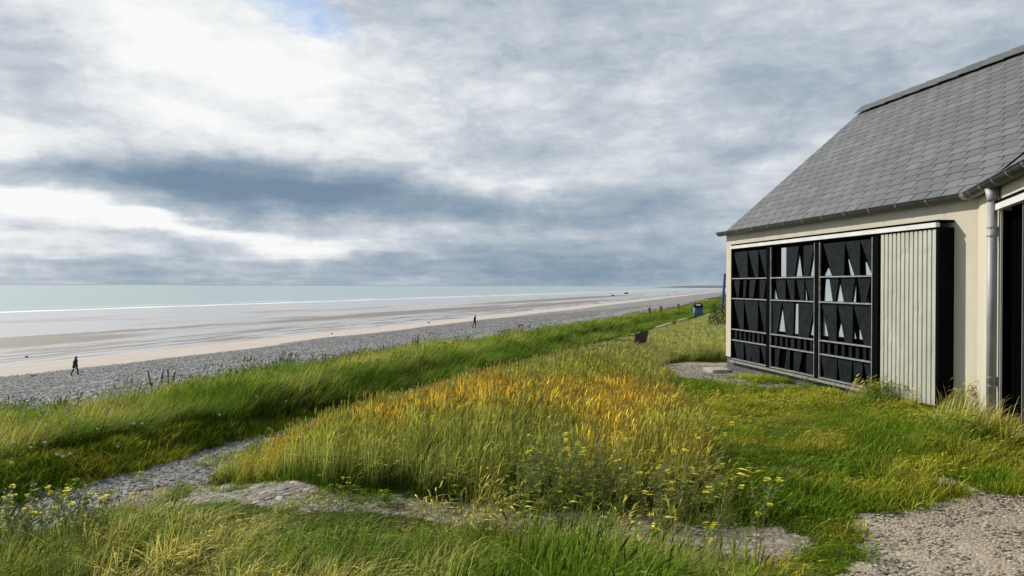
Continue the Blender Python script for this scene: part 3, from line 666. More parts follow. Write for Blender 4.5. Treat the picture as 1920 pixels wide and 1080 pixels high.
# ------------------------------------------------------------------ people and dog
def skin_body(name, joints, edges_, mat, parent, sub=2):
    me = bpy.data.meshes.new(name); me.from_pydata([j[0] for j in joints], edges_, [])
    o = link(name, me, mat, parent); sk = o.modifiers.new('skin', 'SKIN')
    if not me.skin_vertices: me.skin_vertices.new()
    for i, j in enumerate(joints):
        r_ = j[1]; me.skin_vertices[0].data[i].radius = (r_, r_) if not isinstance(r_, tuple) else r_
    me.skin_vertices[0].data[0].use_root = True
    sk.use_smooth_shade = True
    sb = o.modifiers.new('subsurf', 'SUBSURF'); sb.levels = sub; sb.render_levels = sub
    return o
def hand(J, E, wrist, d, side, r=.009):
    i0 = len(J); d = Vector(d).normalized(); w_ = Vector(wrist); up = Vector((0, 1, 0)) * side
    J.append((tuple(w_ + d * .05), (.035, .018))); 
    return i0
def person(loc, rz, kind):
    P = empty('person', loc, rz)
    # faces +X; stride along X
    lead = -1 if kind == 2 else 1
    J = [((0, 0, .93), (.12, .10)), ((.01, 0, 1.12), (.125, .10)), ((.03, 0, 1.34), (.16, .11)), ((.05, 0, 1.45), (.10, .07)), ((.075, 0, 1.52), .052), ((.10, 0, 1.60), (.085, .075)), ((.115, 0, 1.68), (.080, .075)),
         ((.0, .09, .88), .088), ((.17, .10, .50), .058), ((.20, .10, .10), .038), ((.30, .10, .045), .035),
         ((.0, -.09, .88), .088), ((-.12, -.10, .50), .058), ((-.33, -.10, .13), .038), ((-.24, -.10, .045), .035),
         ((.04, .19, 1.38), .058), ((-.06, .24, 1.12), .043), ((.06, .25, .90), .030), ((.04, -.19, 1.38), .058), ((.0, -.24, 1.10), .043), ((.16, -.24, .92), .030),
         ((.09, .25, .83), (.032, .016)), ((.20, -.24, .85), (.032, .016))]
    if kind == 2:
        J[20] = ((.26, -.22, .98), .030); J[19] = ((.06, -.23, 1.12), .043); J[22] = ((.33, -.22, .90), (.030, .016))
        J[9] = ((.08, .10, .12), .038); J[8] = ((.10, .10, .50), .058); J[10] = ((.18, .10, .045), .035); J[13] = ((-.25, -.1, .14), .038)
    E = [(0, 1), (1, 2), (2, 3), (3, 4), (4, 5), (5, 6), (0, 7), (7, 8), (8, 9), (9, 10), (0, 11), (11, 12), (12, 13), (13, 14), (2, 15), (15, 16), (16, 17), (2, 18), (18, 19), (19, 20), (17, 21), (20, 22)]
    for hi_, sd in ((21, 1), (22, -1)):     # fingers and thumb
        h = Vector(J[hi_][0]); dr = (h - Vector(J[hi_ - 4 if hi_ == 21 else 20][0])).normalized()
        for f in range(4):
            b0 = h + Vector((.02 * (f - 1.5), 0, 0)) * .9 + dr * .03; L = [.07, .08, .075, .06][f]
            J.append((tuple(b0 + dr * L * .5), .009)); J.append((tuple(b0 + dr * L + Vector((.012, -.01 * sd, 0))), .007)); n_ = len(J); E += [(hi_, n_ - 2), (n_ - 2, n_ - 1)]
        J.append((tuple(h + Vector((.045, 0, -.01))), .010)); E.append((hi_, len(J) - 1))
    J.append(((.20, 0, 1.615), .014)); E.append((5, len(J) - 1))   # nose
    skin_body('body', J, E, M['skin'], P)
    def loft(name, rings, mat, n=16):
        mb = MB(); vs = []; fs = []
        for (cx_, cy_, cz_, rx, ry) in rings:
            for k in range(n): a_ = 2 * math.pi * k / n; vs.append((cx_ + rx * math.cos(a_), cy_ + ry * math.sin(a_), cz_))
        for i in range(len(rings) - 1):
            for k in range(n): fs.append((i * n + k, i * n + (k + 1) % n, (i + 1) * n + (k + 1) % n, (i + 1) * n + k))
        fs += [tuple(range(n)), tuple(range((len(rings) - 1) * n, len(rings) * n))]
        mb.add(vs, fs); return mb.build(name, mat, P, True)
    def limb(mb, ids, k=1.35):
        mb.tube([J[i][0] for i in ids], [ (J[i][1] if not isinstance(J[i][1], tuple) else J[i][1][0]) * k for i in ids], 12)
    tr = MB(); limb(tr, [7, 8, 9], 1.3); limb(tr, [11, 12, 13], 1.3); tr.build('trousers', M['trous'] if kind == 1 else M['maroon'], P, True)
    bt = MB(); bt.tube([J[9][0], (J[9][0][0], .10, .05), J[10][0], (J[10][0][0] + .05, .10, .035)], [.055, .058, .05, .03], 10)
    bt.build('boot', M['woodd'], P, True); bt = MB(); bt.tube([J[13][0], (J[13][0][0] - .01, -.10, .07), (J[13][0][0] + .09, -.1, .045), (J[13][0][0] + .15, -.1, .035)], [.055, .058, .05, .03], 10); bt.build('boot', M['woodd'], P, True)
    sl_ = MB(); limb(sl_, [15, 16, 17], 1.4); limb(sl_, [18, 19, 20], 1.4); sl_.build('sleeves', M['coat'] if kind == 1 else M['tee'], P, True)
    if kind == 1:
        loft('coat', [(-.05, 0, .72, .24, .23), (-.03, 0, .86, .20, .21), (.0, 0, 1.02, .165, .19), (.02, 0, 1.2, .16, .20), (.035, 0, 1.36, .165, .225), (.045, 0, 1.45, .12, .15), (.07, 0, 1.50, .08, .08)], M['coat'])
        hp_ = loft('hood', [(.04, 0, 1.47, .10, .10), (.055, 0, 1.56, .115, .105), (.075, 0, 1.66, .12, .11), (.09, 0, 1.73, .10, .095), (.10, 0, 1.77, .04, .04)], M['hair'])
    else:
        loft('jumper', [(-.0, 0, .86, .15, .17), (.0, 0, 1.02, .15, .18), (.02, 0, 1.2, .155, .20), (.035, 0, 1.36, .165, .22), (.045, 0, 1.45, .11, .14), (.07, 0, 1.50, .07, .07)], M['tee'])
        loft('waist_cloth', [(-.02, 0, .80, .165, .17), (-.02, 0, .90, .165, .185), (-.01, 0, .95, .155, .185)], M['red'])
        loft('hair', [(.06, 0, 1.56, .09, .085), (.075, 0, 1.66, .10, .09), (.09, 0, 1.73, .085, .08), (.10, 0, 1.765, .03, .03)], M['hair'])
    return P
def bp(px, py):      # point on the beach seen at a photo position
    d = ray(px, py); ys = np.linspace(20, 900, 20000); xs = d.x * ys; s_, D_ = SD(xs, ys); g = zb(s_, D_); k = np.argmax((EYE + d.z * ys < g) & (D_ > 20))
    return Vector((xs[k], ys[k], float(g[k])))
q = bp(141, 704); pa = person(q, R(-4), 1); sc_ = 36 * q.y / 1387 / 1.76; pa.scale = (sc_,) * 3
tag(pa, 'person in a dark hooded coat walking right across the shingle at far left', 'person', 'people walking on the beach')
q = bp(890, 614.5); pb = person(q, R(-25), 2); sc_ = 24 * q.y / 1387 / 1.76; pb.scale = (sc_,) * 3
tag(pb, 'person in black top with red cloth at the waist beyond the grass bank', 'person', 'people walking on the beach')
q = bp(977, 614); dg = empty('dog', q, R(180)); sc_ = 7 * q.y / 1387 / .72; dg.scale = (sc_,) * 3
J = [((-.30, 0, .52), (.10, .12)), ((0, 0, .50), (.10, .12)), ((.25, 0, .50), (.12, .15)), ((.40, 0, .54), .085), ((.52, 0, .42), .06), ((.60, 0, .30), .065), ((.72, 0, .24), .032),
     ((.27, .09, .32), .05), ((.26, .09, .16), .028), ((.28, .09, .02), .024), ((.30, .09, .015), .022), ((.25, -.09, .32), .05), ((.32, -.09, .17), .028), ((.30, -.09, .02), .024), ((.33, -.09, .015), .022),
     ((-.28, .09, .36), .065), ((-.36, .09, .20), .030), ((-.32, .09, .02), .022), ((-.27, .09, .015), .02), ((-.22, -.09, .36), .065), ((-.30, -.09, .20), .030), ((-.24, -.09, .02), .022), ((-.2, -.09, .015), .02),
     ((-.42, 0, .56), .03), ((-.55, 0, .66), .015), ((.56, .055, .38), .012), ((.56, .09, .31), .01), ((.56, -.055, .38), .012), ((.56, -.09, .31), .01)]
E = [(0, 1), (1, 2), (2, 3), (3, 4), (4, 5), (5, 6), (2, 7), (7, 8), (8, 9), (9, 10), (2, 11), (11, 12), (12, 13), (13, 14), (0, 15), (15, 16), (16, 17), (17, 18), (0, 19), (19, 20), (20, 21), (21, 22), (0, 23), (23, 24), (5, 25), (25, 26), (5, 27), (27, 28)]
skin_body('body', J, E, M['fur'], dg); tag(dg, 'black dog sniffing the shingle to the right of the walker with red at the waist', 'dog')

# ------------------------------------------------------------------ beach bits
def boulder(name, px, py, wpx, hpx, label, cat, mat, group=None, log=False, seed=0):
    q = bp(px, py); k = q.y / 1387; rs = random.Random(seed)
    if log:
        mb = MB(); L = wpx * k; pts = [(-L / 2 + L * i / 6, rs.uniform(-.05, .05) * L, hpx * k * .5 + rs.uniform(-.02, .02)) for i in range(7)]
        mb.tube(pts, [hpx * k * .35 * (1 - .5 * abs(i / 6 - .35)) for i in range(7)], 9)
        mb.tube([pts[4], (pts[4][0] + L * .08, .03, pts[4][2] + hpx * k * .5)], [hpx * k * .15, hpx * k * .06], 6)
        o = mb.build(name, mat, None, True)
    else:
        me = bpy.data.meshes.new(name); bm = bmesh.new(); bmesh.ops.create_icosphere(bm, subdivisions=3, radius=1)
        for v in bm.verts:
            f_ = 1 + .5 * float(fbm(v.co.x * 1.7 + seed, v.co.y * 1.7 + v.co.z, seed, 3)); v.co = Vector((v.co.x * wpx * k / 2 * f_, v.co.y * wpx * k / 2.6 * f_, (v.co.z * f_ + .5) * hpx * k / 1.5))
        bm.to_mesh(me); bm.free(); o = link(name, me, mat, None, False)
    o.location = q; tag(o, label, cat, group); return o
boulder('driftwood', 64, 706, 13, 3, 'dark driftwood log on the shingle at the far left edge', 'driftwood', M['drift'], None, True, 3)
boulder('driftwood', 993, 612, 8, 2, 'small dark driftwood stick on the shingle beyond the black dog', 'driftwood', M['drift'], None, True, 5)
boulder('rock', 50, 670, 6, 3, 'small dark rock in the wet sand left of the walker in the hooded coat', 'rock', M['rock'], 'rocks on the sand', seed=1)
boulder('rock', 804, 606, 3.5, 3, 'small dark rock on the wet sand left of the walker with red at the waist', 'rock', M['rock'], 'rocks on the sand', seed=2)
boulder('rock', 1149, 555, 6, 2.5, 'tiny dark rock far out on the sand, left of its darker neighbour', 'rock', M['rock'], 'rocks on the sand', seed=4)
boulder('rock', 1174, 551, 8, 3, 'larger dark rock far out on the sand near the surf', 'rock', M['rock'], 'rocks on the sand', seed=6)
boulder('rock', 622, 626, 4, 2, 'low dark rock at the edge of the pale dry sand', 'rock', M['rock'], 'rocks on the sand', seed=7)

# ------------------------------------------------------------------ litter bin, bench, posts, sign, timber edging
q = gp(1309, 596); k = q.y / 1387; BN = empty('litter_bin', q, R(-12)); H = 28 * k
print('bin', q, H); tag(BN, 'blue green litter bin with dark hood and white sticker beside the path', 'litter bin')
def rrect(rx, ry, z, n=24, p=4.0):
    o_ = []
    for i in range(n):
        a_ = 2 * math.pi * i / n; c_, s_ = math.cos(a_), math.sin(a_); r_ = (abs(c_) ** p + abs(s_) ** p) ** (-1 / p); o_.append((rx * r_ * c_, ry * r_ * s_, z))
    return o_
def loftz(rings):
    mb = MB(); n = len(rings[0]); vs = [v for r_ in rings for v in r_]; fs = []
    for i in range(len(rings) - 1):
        for j in range(n): fs.append((i * n + j, i * n + (j + 1) % n, (i + 1) * n + (j + 1) % n, (i + 1) * n + j))
    fs += [tuple(range(n)), tuple(range((len(rings) - 1) * n, len(rings) * n))]; return mb.add(vs, fs)
W2 = 9.5 * k
loftz([rrect(W2, W2 * .8, .03), rrect(W2 * 1.0, W2 * .8, H * .1), rrect(W2 * .92, W2 * .75, H * .72)]).build('bin_body', M['bin'], BN, True)
hd = loftz([rrect(W2 * .95, W2 * .78, H * .725), rrect(W2 * .93, W2 * .77, H * .95), rrect(W2 * .86, W2 * .70, H * .99), rrect(W2 * .6, W2 * .5, H * 1.0)]).build('hood', M['bind'], BN, True)
mb = MB(); mb.box(-W2 * .6, W2 * .6, -W2 * .80, -W2 * .77, H * .74, H * .80); mb.build('bin_slot', M['void'], hd)
mb = MB(); mb.box(-W2 * .45, W2 * .45, -W2 * .815, -W2 * .785, H * .82, H * .93); mb.build('sticker', M['stick'], hd)
mb = MB(); mb.box(-W2 * .7, W2 * .7, -W2 * .5, W2 * .5, -.1, .03); mb.build('base', M['conc'], BN)
q = gp(1297.5, 594); k = q.y / 1387; mb = MB(); mb.box(-.03, .03, -.03, .03, -.2, 26 * k); mb.box(-.035, .035, -.035, .035, 26 * k, 27 * k)
o = mb.build('marker_post', M['pole'], None); o.location = q + Vector((0, .8, 0)); tag(o, 'slim pale post just behind the blue green litter bin', 'post')

q = Vector((ray(1199, 623).x * 17.7, 17.7, 0)); q.z = -.19; BE = empty('bench', q, R(90 - 21)); L = 1.5
tag(BE, 'low dark wooden bench seen from behind in the tall grass by the path', 'bench')
for i in range(4):
    mb = MB(); z0 = .36 + .085 * i; mb.box(-L / 2, L / 2, -.03 - .015 * i, -.005 - .015 * i, z0, z0 + .078); mb.build('back_slat', M['woodd'], BE, bevel=.006)
for i in range(4):
    mb = MB(); mb.box(-L / 2, L / 2, .02 + .1 * i, .11 + .1 * i, .32, .35); mb.build('seat_slat', M['woodd'], BE, bevel=.006)
for sx in (-1, 1):
    for yy in (.0, .38):
        mb = MB(); mb.box(sx * L / 2 - .035 - (.04 if sx > 0 else -.04), sx * L / 2 + .035 - (.04 if sx > 0 else -.04), yy, yy + .05, -.15, .315 if yy else .33); mb.build('leg', M['woodd'], BE)
    mb = MB(); mb.box(sx * (L / 2 + .01) - .02, sx * (L / 2 + .01) + .02, -.02, .42, .53, .56); mb.build('armrest', M['wood'], BE)

FP = [(1217.5, 591, 14, 'nearest weathered fence post, leftmost of the three short posts above the shingle'), (1239, 588, 14, 'middle one of the three short weathered posts above the shingle'), (1272, 580, 10, 'farthest and smallest of the three short posts, nearest the litter bin')]
proto = None
for i, (px, py, hp_, lab) in enumerate(FP):
    q = gp(px, py); k = q.y / 1387
    Yp = (52, 56, 66)[i]; q = Vector((ray(px, py).x * Yp, Yp, 0)); q.z = float(zfun(q.x, q.y)); k = Yp / 1387; print('post', proj(q), SD(q.x, q.y))
    if proto is None:
        mb = MB(); mb.box(-.075, .075, -.075, .075, -.8, 1.0); mb.box(-.065, .065, -.065, .065, 1.0, 1.02); proto = o = mb.build('fence_post', M['wood'], None, bevel=.012)
    else: o = proto.copy(); COL.objects.link(o)
    o.location = q; o.scale = (1.0, 1.0, (EYE + ray(px, py - hp_).z * Yp) - q.z); o.rotation_euler = (R(random.uniform(-2, 2)), R(random.uniform(-3, 3)), R(20 + 10 * i)); tag(o, lab, 'fence post', 'short posts above the shingle')
# blue board seen edge on beside the building
SG = empty('sign_board', gp(1357, 640), 0); SG.location.y = 34; SG.location.x = ray(1357, 577).x * 34; SG.location.z = float(zfun(SG.location.x, 34)); k = 34 / 1387
zt = EYE + ray(1360, 513).z * 34 - SG.location.z; zb0 = EYE + ray(1355, 578).z * 34 - SG.location.z
tag(SG, 'tall narrow blue board seen edge on just past the far corner of the building', 'sign')
SG.rotation_euler = (0, 0, R(-14)); mb = MB(); dxp = 5 * k
mb.hexa([(-.04 - dxp / 2, -.0, zb0 - .2), (.045 - dxp / 2, 0, zb0 - .2), (.045 - dxp / 2, .85, zb0 - .2), (-.04 - dxp / 2, .85, zb0 - .2), (-.04 + dxp / 2, 0, zt), (.035 + dxp / 2, 0, zt), (.035 + dxp / 2, .85, zt), (-.04 + dxp / 2, .85, zt)])
mb.build('board', M['blue'], SG)
for i in range(3):
    zz_ = zb0 + (zt - zb0) * (.12 + .3 * i); mb = MB(); mb.box(.03, .24, .1, .14, zz_, zz_ + .035); mb.build('fixing', M['pole'], SG)
mb = MB(); mb.box(.22, .28, .08, .16, -.2, zb0 + (zt - zb0) * .8); mb.build('support_post', M['pole'], SG)
def onland(px, Yd, dz=0.0):
    x_ = ray(px, 560).x * Yd; return Vector((x_, Yd, float(zfun(x_, Yd)) + dz))
for (x0, Y0, x1, Y1, lab) in [(1231, 35.0, 1258, 40.0, 'nearest pale timber edging beam between the short posts and the litter bin'), (1271, 44, 1288, 47.5, 'short pale timber beam just left of the litter bin'), (1320, 49, 1341, 56, 'pale timber edging beam to the right of the litter bin')]:
    A = onland(x0, Y0, .12); Bq = onland(x1, Y1, .12); print('beam', proj(A), proj(Bq)); mb = MB(); d = (Bq - A); L = d.length; d.normalize(); nrm = Vector((-d.y, d.x, 0))
    F = lambda x_, y_, z_: tuple(d * x_ + nrm * y_ + Vector((0, 0, z_)))
    mb.box(0, L, -.08, .08, -.25, .13, F); o = mb.build('timber_beam', M['woodl'], None, bevel=.02); o.location = A; tag(o, lab, 'timber beam', 'timber edging beams')

# ------------------------------------------------------------------ grass tufts
def tuft_mesh(name, n, rad, hmin, hmax, width, lean, curl, headp=0.0, head=.006, seed=0, segs=4, wind=.25, headlen=.16):
    r = random.Random(seed); vs = []; fs = []; g = []; jj = []
    for _ in range(n):
        a = r.uniform(0, 2 * math.pi); rr0 = rad * math.sqrt(r.random()); bx, by = rr0 * math.cos(a), rr0 * math.sin(a)
        h = r.uniform(hmin, hmax); la = r.uniform(0, 2 * math.pi); lm = abs(r.gauss(0, lean)); lx, ly = lm * math.cos(la) + wind * r.uniform(.5, 1.5), lm * math.sin(la)
        cu = abs(r.gauss(0, curl)); ishead = r.random() < headp; j = r.random(); wa = r.uniform(0, math.pi); wx, wy = math.cos(wa), math.sin(wa)
        wd = width * r.uniform(.7, 1.3) * (.45 if ishead else 1); base = len(vs); pts = []
        for i in range(segs + 1):
            u = i / segs; c = u ** 1.8
            x = bx + h * (lx * u * .45 + lx * c * (.6 + cu)); y = by + h * (ly * u * .45 + ly * c * (.6 + cu)); z = h * (u - .22 * (cu + .3) * (lx * lx + ly * ly) ** .5 * u ** 2.5 - .25 * cu * u ** 3)
            pts.append((x, y, z)); ww = wd * .5 * (1 - u ** 1.6 * (.0 if ishead else .92)) * (1 if u else .8)
            vs += [(x - wx * ww, y - wy * ww, z), (x + wx * ww, y + wy * ww, z)]; g += [u, u]; jj += [j, j]
        for i in range(segs):
            b = base + 2 * i; fs.append((b, b + 1, b + 3, b + 2))
        if ishead:
            p1 = Vector(pts[-1]); d = (p1 - Vector(pts[-2])).normalized(); d = (d + Vector((wind * .5, 0, -.1))).normalized(); L = h * headlen * r.uniform(.7, 1.3); a1 = d.cross(Vector((0, 0, 1))); a1 = a1.normalized() if a1.length > .01 else Vector((1, 0, 0)); a2 = d.cross(a1)
            hr = head * r.uniform(.7, 1.3); b = len(vs)
            for (u, k) in ((-.1, .3), (.2, 1), (.6, .75), (1, .08)):
                for q_ in range(3):
                    an = q_ * 2.094 + u * 2; v = p1 + d * L * u + (a1 * math.cos(an) + a2 * math.sin(an)) * hr * k + Vector((0, 0, -.25 * L * u * u)); vs.append(tuple(v)); g.append(1.3); jj.append(j)
            for i in range(3):
                for q_ in range(3): fs.append((b + i * 3 + q_, b + i * 3 + (q_ + 1) % 3, b + i * 3 + 3 + (q_ + 1) % 3, b + i * 3 + 3 + q_))
    me = bpy.data.meshes.new(name); me.from_pydata(vs, [], fs)
    A = me.attributes.new('g', 'FLOAT', 'POINT'); A.data.foreach_set('value', g); A = me.attributes.new('j', 'FLOAT', 'POINT'); A.data.foreach_set('value', jj)
    me.materials.append(M['grass']); return me
def lib(prefix, meshes):
    c = bpy.data.collections.new(prefix)
    for i, me in enumerate(meshes): c.objects.link(bpy.data.objects.new('%s_%02d' % (prefix, i), me))
    return c
def leaves_mesh(name, n, rad, h, size, seed):
    r = random.Random(seed); vs = []; fs = []; g = []; jj = []
    for _ in range(n):
        a = r.uniform(0, 6.283); q_ = rad * math.sqrt(r.random()); z = h * r.uniform(.1, 1) * (1 - .5 * (q_ / rad) ** 2); p = Vector((q_ * math.cos(a), q_ * math.sin(a), z)); an = r.uniform(0, 6.283)
        d = Vector((math.cos(an), math.sin(an), r.uniform(-.3, .6))).normalized(); s_ = d.cross(Vector((0, 0, 1))).normalized(); L = size * r.uniform(.6, 1.3); b = len(vs); j = r.random()
        vs += [tuple(p), tuple(p + d * L * .5 + s_ * L * .28 + Vector((0, 0, .1 * L))), tuple(p + d * L), tuple(p + d * L * .5 - s_ * L * .28 + Vector((0, 0, .1 * L)))]; fs.append((b, b + 1, b + 2, b + 3)); g += [z / h] * 4; jj += [j] * 4
    me = bpy.data.meshes.new(name); me.from_pydata(vs, [], fs)
    A = me.attributes.new('g', 'FLOAT', 'POINT'); A.data.foreach_set('value', g); A = me.attributes.new('j', 'FLOAT', 'POINT'); A.data.foreach_set('value', jj)
    me.materials.append(M['grass']); return me
def rock_mesh(name, seed, flat=.5, sub=2):
    me = bpy.data.meshes.new(name); bm = bmesh.new(); bmesh.ops.create_icosphere(bm, subdivisions=sub, radius=1); r = random.Random(seed)
    sx, sy = r.uniform(.8, 1.2), r.uniform(.55, .85)
    for v in bm.verts:
        f_ = 1 + .45 * float(fbm(v.co.x * 1.1 + seed * 3.1, v.co.y * 1.1 + v.co.z * 1.3, seed, 2)); v.co = Vector((v.co.x * sx * f_, v.co.y * sy * f_, v.co.z * flat * f_))
    bm.to_mesh(me); bm.free(); me.materials.append(M['pebble'])
    for p in me.polygons: p.use_smooth = True
    return me
def scatter(name, label, cat, P, rot, scl, idx_, base, tip, coll, kind='stuff'):
    n = len(P); me = bpy.data.meshes.new(name); me.vertices.add(n); me.vertices.foreach_set('co', np.asarray(P, np.float32).ravel())
    def put(nm, ty, key, arr): A = me.attributes.new(nm, ty, 'POINT'); A.data.foreach_set(key, np.ascontiguousarray(arr).ravel())
    put('rot', 'FLOAT_VECTOR', 'vector', rot.astype(np.float32)); put('scl', 'FLOAT_VECTOR', 'vector', scl.astype(np.float32)); put('pick', 'INT', 'value', idx_.astype(np.int32))
    put('base', 'FLOAT_COLOR', 'color', np.c_[np.clip(base, 0, 1), np.ones(n)].astype(np.float32)); put('tip', 'FLOAT_COLOR', 'color', np.c_[np.clip(tip, 0, 1), np.ones(n)].astype(np.float32))
    o = link(name, me); ng = bpy.data.node_groups.new(name + '_scatter', 'GeometryNodeTree')
    ng.interface.new_socket('Geometry', in_out='INPUT', socket_type='NodeSocketGeometry'); ng.interface.new_socket('Geometry', in_out='OUTPUT', socket_type='NodeSocketGeometry')
    N = ng.nodes; gi = N.new('NodeGroupInput'); go = N.new('NodeGroupOutput'); ip = N.new('GeometryNodeInstanceOnPoints'); ci = N.new('GeometryNodeCollectionInfo')
    ci.inputs['Collection'].default_value = coll; ci.inputs['Separate Children'].default_value = True; ci.inputs['Reset Children'].default_value = True
    def na(nm, ty): a_ = N.new('GeometryNodeInputNamedAttribute'); a_.data_type = ty; a_.inputs[0].default_value = nm; return a_.outputs[0]
    L = ng.links.new; L(gi.outputs[0], ip.inputs['Points']); L(ci.outputs[0], ip.inputs['Instance']); ip.inputs['Pick Instance'].default_value = True
    L(na('pick', 'INT'), ip.inputs['Instance Index']); L(na('rot', 'FLOAT_VECTOR'), ip.inputs['Rotation']); L(na('scl', 'FLOAT_VECTOR'), ip.inputs['Scale']); L(ip.outputs[0], go.inputs[0])
    md = o.modifiers.new('scatter', 'NODES'); md.node_group = ng
    tag(o, label, cat, None, kind); return o
def cand(x0, x1, y0, y1, dens):
    n = int((x1 - x0) * (y1 - y0) * dens); return rng.uniform(x0, x1, n), rng.uniform(y0, y1, n)
def vis(x, y, m=1.2): return (np.abs(x) < y * .72 + m)
def jit(c, n, a=.2): c = np.array(c, float); return c * (1 + rng.uniform(-a, a, (n, 1)))
def mixc(a, b, t): t = np.clip(np.asarray(t), 0, 1)[:, None]; return np.asarray(a) * (1 - t) + np.asarray(b) * t
inb = lambda x, y: ((np.c_[x - 4.2, y - 14.5] @ np.array([o1.x, o1.y])) < .02) & (y < 14.6) & ((np.c_[x - 4.2 - K1.x, y - 14.5 - K1.y] @ np.array([o2.x, o2.y])) < .02)

GREEN_D = (.036, .068, .005); GREEN = (.095, .145, .008); GREEN_Y = (.17, .20, .018); STRAW = (.46, .36, .15); GOLD = (.60, .45, .09); PALE = (.50, .49, .20)
# libraries: near (fine), mid, far (coarser blades)
def libs(tagn, wm, nm):
    return lib('tuft_' + tagn, [
        tuft_mesh('long_green', int(34 * nm), .10, .28, .55, .0055 * wm, .28, .5, 0, seed=1),
        tuft_mesh('long_green', int(30 * nm), .10, .25, .48, .0060 * wm, .35, .7, .05, .004 * wm, seed=2),
        tuft_mesh('seed_grass', int(30 * nm), .10, .40, .68, .0040 * wm, .12, .3, .62, .0042 * wm, seed=3, wind=.04),
        tuft_mesh('seed_grass', int(28 * nm), .10, .36, .62, .0040 * wm, .16, .4, .66, .0042 * wm, seed=4, wind=.11),
        tuft_mesh('arching', int(34 * nm), .09, .30, .60, .0050 * wm, .45, .9, .12, .004 * wm, seed=5, wind=.4),
        tuft_mesh('lawn', int(46 * nm), .10, .04, .11, .0050 * wm, .5, .6, 0, seed=6, segs=2, wind=.1),
        tuft_mesh('lawn', int(40 * nm), .10, .05, .15, .0050 * wm, .5, .7, .0, .003 * wm, seed=7, segs=3, wind=.15),
        tuft_mesh('dry', int(24 * nm), .09, .25, .50, .0035 * wm, .25, .6, .75, .0050 * wm, seed=8, wind=.3, headlen=.22),
        tuft_mesh('long_green', int(34 * nm), .10, .25, .50, .0065 * wm, .30, .5, 0, seed=9, wind=.5),
        leaves_mesh('herb', int(60 * nm), .10, .22, .045 * wm ** .5, 10)])
NEAR = libs('near', 1.3, .85); MID = libs('mid', 1.9, .8); FAR = libs('far', 3.6, .6)
def colours(kind, x, y):
    n = len(x); p1 = fbm(x * .9, y * .9, 61, 3) * 2; p2 = fbm(x * 2.7, y * 2.7, 62, 3) * 2; s, D = SD(x, y)
    if kind == 'mound':
        org = np.exp(-((x + .35) / 1.15) ** 2 - ((y - 7.7) / 1.3) ** 2) + .5 * np.exp(-((x - 1.1) / .6) ** 2 - ((y - 7.8) / 1.0) ** 2) + .45 * np.exp(-((x + 1.9) / 1) ** 2 - ((y - 7.9) / .9) ** 2) + .2
        t = np.clip(org * .95 + p1 * 1.3 + p2 * .8 - .2, 0, 1); base = mixc((.075, .130, .006), (.17, .165, .009), t); tip = mixc((.40, .41, .10), GOLD, t)
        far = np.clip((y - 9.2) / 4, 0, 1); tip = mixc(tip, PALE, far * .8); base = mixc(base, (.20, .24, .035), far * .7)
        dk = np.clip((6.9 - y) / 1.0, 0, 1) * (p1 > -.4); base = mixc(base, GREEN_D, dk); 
    elif kind == 'bank':
        t = np.clip(.32 + p1 * 1.5 + p2 * .5 + (D - 9.5) * .2, 0, 1); base = mixc(GREEN_D, GREEN, .5 + p2); tip = mixc((.15, .22, .018), (.50, .42, .12), t)
    elif kind == 'lawn':
        base = mixc(GREEN_D, (.13, .175, .008), .6 + p1 * 1.2); tip = mixc((.14, .215, .012), (.42, .36, .05), .42 + p2 * 1.5 + p1 * 1.1)
    else:
        base = mixc(GREEN_D, GREEN, .6 + p1); tip = mixc((.13, .19, .016), (.56, .46, .16), .42 + p1 * 1.2 + p2 * 1.2)
    k = 1.24 * (1 + rng.uniform(-.24, .24, (n, 1))); return base * k, tip * k
def place(name, label, kind, x, y, pick, sc, coll, sq=None, rotspread=.7):
    keep = ~inb(x, y); x, y, pick, sc = x[keep], y[keep], pick[keep], sc[keep]; n = len(x)
    z = zfun(x, y) - .012; rot = np.c_[rng.uniform(-.08, .08, n), rng.uniform(-.08, .08, n), rng.uniform(-rotspread, rotspread, n)]
    s3 = np.c_[np.maximum(sc, .7), np.maximum(sc, .7), sc]
    b, t_ = colours(kind, x, y); return scatter(name, label, 'grass', np.c_[x, y, z], rot, s3, pick, b, t_, coll)
def pickof(n, opts, pr): return rng.choice(np.array(opts), n, p=np.array(pr) / sum(pr))
def gather(kind_regs, x, y):
    r = region(x, y); return np.isin(r, kind_regs)
# tall mound grass
def edge_short(x, y):
    """shorter towards the edge of the tall grass"""
    r0 = region(x, y); k = np.zeros(len(x))
    for dx, dy in ((.3, 0), (-.3, 0), (0, .3), (0, -.3), (.6, 0), (-.6, 0), (0, .55), (0, -.55)): k += (region(x + dx, y + dy) == r0)
    return .62 + .38 * k / 8
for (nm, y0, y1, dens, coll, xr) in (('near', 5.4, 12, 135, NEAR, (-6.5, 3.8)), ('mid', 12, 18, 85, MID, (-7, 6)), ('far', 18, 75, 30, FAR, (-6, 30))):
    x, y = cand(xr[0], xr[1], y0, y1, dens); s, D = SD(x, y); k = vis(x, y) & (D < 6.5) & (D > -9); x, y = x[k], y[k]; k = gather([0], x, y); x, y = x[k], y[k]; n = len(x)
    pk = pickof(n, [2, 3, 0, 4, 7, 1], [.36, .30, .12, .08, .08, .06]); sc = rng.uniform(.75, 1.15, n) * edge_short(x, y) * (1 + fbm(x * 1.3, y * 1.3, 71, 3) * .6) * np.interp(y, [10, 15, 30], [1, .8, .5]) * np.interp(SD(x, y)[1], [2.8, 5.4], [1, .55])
    place('tall_grass', {'near': 'golden seeding grass on the front of the mound', 'mid': 'golden seeding grass on the back of the mound', 'far': 'pale seeding grass between the path and the building far side'}[nm], 'mound', x, y, pk, sc, coll)
